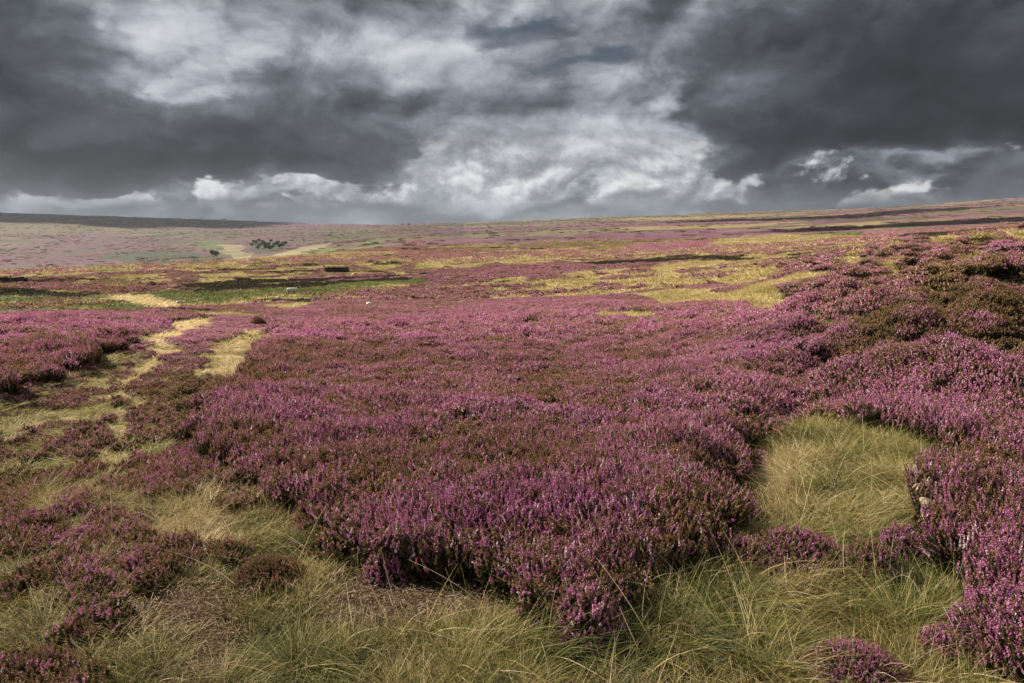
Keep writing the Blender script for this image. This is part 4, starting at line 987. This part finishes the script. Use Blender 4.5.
def bxv(V, Fq, a, b_, c, d, e, f):
    n = len(V); V.extend([(a, c, e), (b_, c, e), (b_, d, e), (a, d, e), (a, c, f), (b_, c, f), (b_, d, f), (a, d, f)])
    Fq.extend([(n, n + 3, n + 2, n + 1), (n + 4, n + 5, n + 6, n + 7), (n, n + 1, n + 5, n + 4), (n + 1, n + 2, n + 6, n + 5), (n + 2, n + 3, n + 7, n + 6), (n + 3, n, n + 4, n + 7)])
def house(px, py, w, d, h, label, nwin, rz=0.1):
    x, y = at(px, py, 2500); e = bpy.data.objects.new('farmhouse', None); COL.objects.link(e); e.location = (x, y, gz(x, y)); e.rotation_euler = (0, 0, rz)
    V, Fq = [], []; bxv(V, Fq, -w / 2, w / 2, 0, d, -2, h); n = len(V)
    V.extend([(-w / 2, 0, h), (-w / 2, d, h), (-w / 2, d / 2, h + d * .4), (w / 2, 0, h), (w / 2, d, h), (w / 2, d / 2, h + d * .4)])
    link('wall', mesh('wall', V, [np.array(Fq), np.array([(n, n + 2, n + 1), (n + 3, n + 4, n + 5)])], None, [M_RW]), e)
    V = [(-w / 2 - .3, -.4, h - .1), (w / 2 + .3, -.4, h - .1), (w / 2 + .3, d / 2, h + d * .4 + .15), (-w / 2 - .3, d / 2, h + d * .4 + .15), (-w / 2 - .3, d + .4, h - .1), (w / 2 + .3, d + .4, h - .1)]
    rf = link('roof', mesh('roof', V, [np.array([(0, 1, 2, 3), (3, 2, 5, 4)])], None, [M_RF]), e)
    for sx in (-.4, .4):
        V, Fq = [], []; bxv(V, Fq, sx * w - .6, sx * w + .6, d / 2 - .5, d / 2 + .5, h + d * .3, h + d * .4 + 1.6); link('chimney', mesh('chimney', V, [np.array(Fq)], None, [M_RW]), rf)
    for i in range(nwin):
        u = (i + .5) / nwin * w - w / 2
        for z0 in (1.0, 3.6):
            V, Fq = [], []; bxv(V, Fq, u - .5, u + .5, -.05, .05, z0, z0 + 1.3); link('window', mesh('window', V, [np.array(Fq)], None, [M_GL]), e)
    return tag(e, label, 'farmhouse', 'farm buildings on the far hill')
house(224, 220.5, 34, 8, 6.5, 'long white farmhouse near the top of the far left hill', 7)
house(201, 220, 16, 7, 5.5, 'small pale farmhouse to the left of the long white one on the far hill', 3)

# ---------------------------------------------------------------- unseen heaped clouds up sun, added to shade parts of the moor
M_CL = solid('shade_cloud_white', (0.8, 0.8, 0.82), 1.0)
def shade_cloud(ground_outline, height, seed, thick):
    """an unseen flat based heaped cloud, added for its shadow; ground_outline = where its shadow falls"""
    g = np.random.default_rng(seed); P = np.array(ground_outline, float); k = height / math.tan(SUN_EL)
    cx, cy = P.mean(0); n = 96; ring_ = []
    seg = np.linalg.norm(np.roll(P, -1, 0) - P, axis=1); cum = np.concatenate([[0], np.cumsum(seg)]); 
    for u in np.linspace(0, cum[-1], n, endpoint=False):
        i = int(np.searchsorted(cum, u, side='right') - 1); t_ = (u - cum[i]) / seg[i]; ring_.append(P[i] * (1 - t_) + P[(i + 1) % len(P)] * t_)
    ring_ = np.array(ring_); V = []; size = np.linalg.norm(P - P.mean(0), axis=1).mean()
    th_ = np.linspace(0, 2 * math.pi, n, endpoint=False); wob = 1 + (fbm(np.cos(th_) * 3 + seed, np.sin(th_) * 3, seed, 4, .6) - .5) * (1.1 if size > 200 and height > 1000 else .12)
    ring_ = np.array([cx, cy]) + (ring_ - [cx, cy]) * wob[:, None]
    levels = [(1.0, 0), (1.0, .12), (.93, .4), (.78, .7), (.5, .92), (.15, 1.0)]
    for s_, h_ in levels:
        for p in ring_:
            x_ = cx + (p[0] - cx) * s_; y_ = cy + (p[1] - cy) * s_
            bump = (fbm(np.array([x_ / thick]), np.array([y_ / thick + h_ * 3]), seed, 4)[0] - .5) * thick * .5 * (h_ > 0)
            V.append((x_ + math.sin(SUN_AZ) * k, y_ + math.cos(SUN_AZ) * k, height + h_ * thick + bump))
    Fq = [(l * n + j, l * n + (j + 1) % n, (l + 1) * n + (j + 1) % n, (l + 1) * n + j) for l in range(5) for j in range(n)]
    V.append((cx + math.sin(SUN_AZ) * k, cy + math.cos(SUN_AZ) * k, height)); V.append((cx + math.sin(SUN_AZ) * k, cy + math.cos(SUN_AZ) * k, height + thick))
    T = [((j + 1) % n, j, 6 * n) for j in range(n)] + [(5 * n + j, 5 * n + (j + 1) % n, 6 * n + 1) for j in range(n)]
    return tag(link('cloud', mesh('cloud', V, [np.array(Fq), np.array(T)], None, [M_CL], True)), kind='structure')
shade_cloud([(-60, -12), (-20, -4), (-6, -3.5), (2, -4.5), (9, -1), (15, 4), (22, 7), (45, 0), (160, -40), (120, -260), (-150, -260), (-160, -40)], 900, 5, 120)  # added out of view to darken the near ground like a vignette
shade_cloud([(-1750, 2900), (-1500, 3200), (-1650, 3900), (-1700, 5000), (-3500, 5600), (-4400, 3900), (-3400, 3000), (-2300, 2900)], 2500, 6, 500)
shade_cloud([(500, 1700), (900, 1650), (1400, 1900), (1250, 2250), (700, 2150), (350, 2000)], 2300, 8, 200)
shade_cloud([(250, 650), (420, 640), (640, 720), (600, 860), (380, 840), (240, 760)], 1500, 9, 90)

# ---------------------------------------------------------------- air
hz = bpy.data.materials.new('haze'); hz.use_nodes = True; t_ = hz.node_tree; t_.nodes.clear(); q = NB(t_)
pv = q.new('ShaderNodeVolumePrincipled'); pv.inputs['Color'].default_value = (0.85, 0.92, 1.0, 1); pv.inputs['Density'].default_value = 0.000022; pv.inputs['Anisotropy'].default_value = 0.2
ou = q.new('ShaderNodeOutputMaterial'); q.l.new(pv.outputs[0], ou.inputs[1])
zlo = float(V0[:, 2].min()) - 1.0; zhi = max(float(V0[:, 2].max()), EYE) + 12
Vh, Fh = [], []; bxv(Vh, Fh, -6200, 6200, -6200, 6200, zlo, zhi)
tag(link('haze', mesh('haze', Vh, [np.array(Fh)], None, [hz])), kind='stuff')
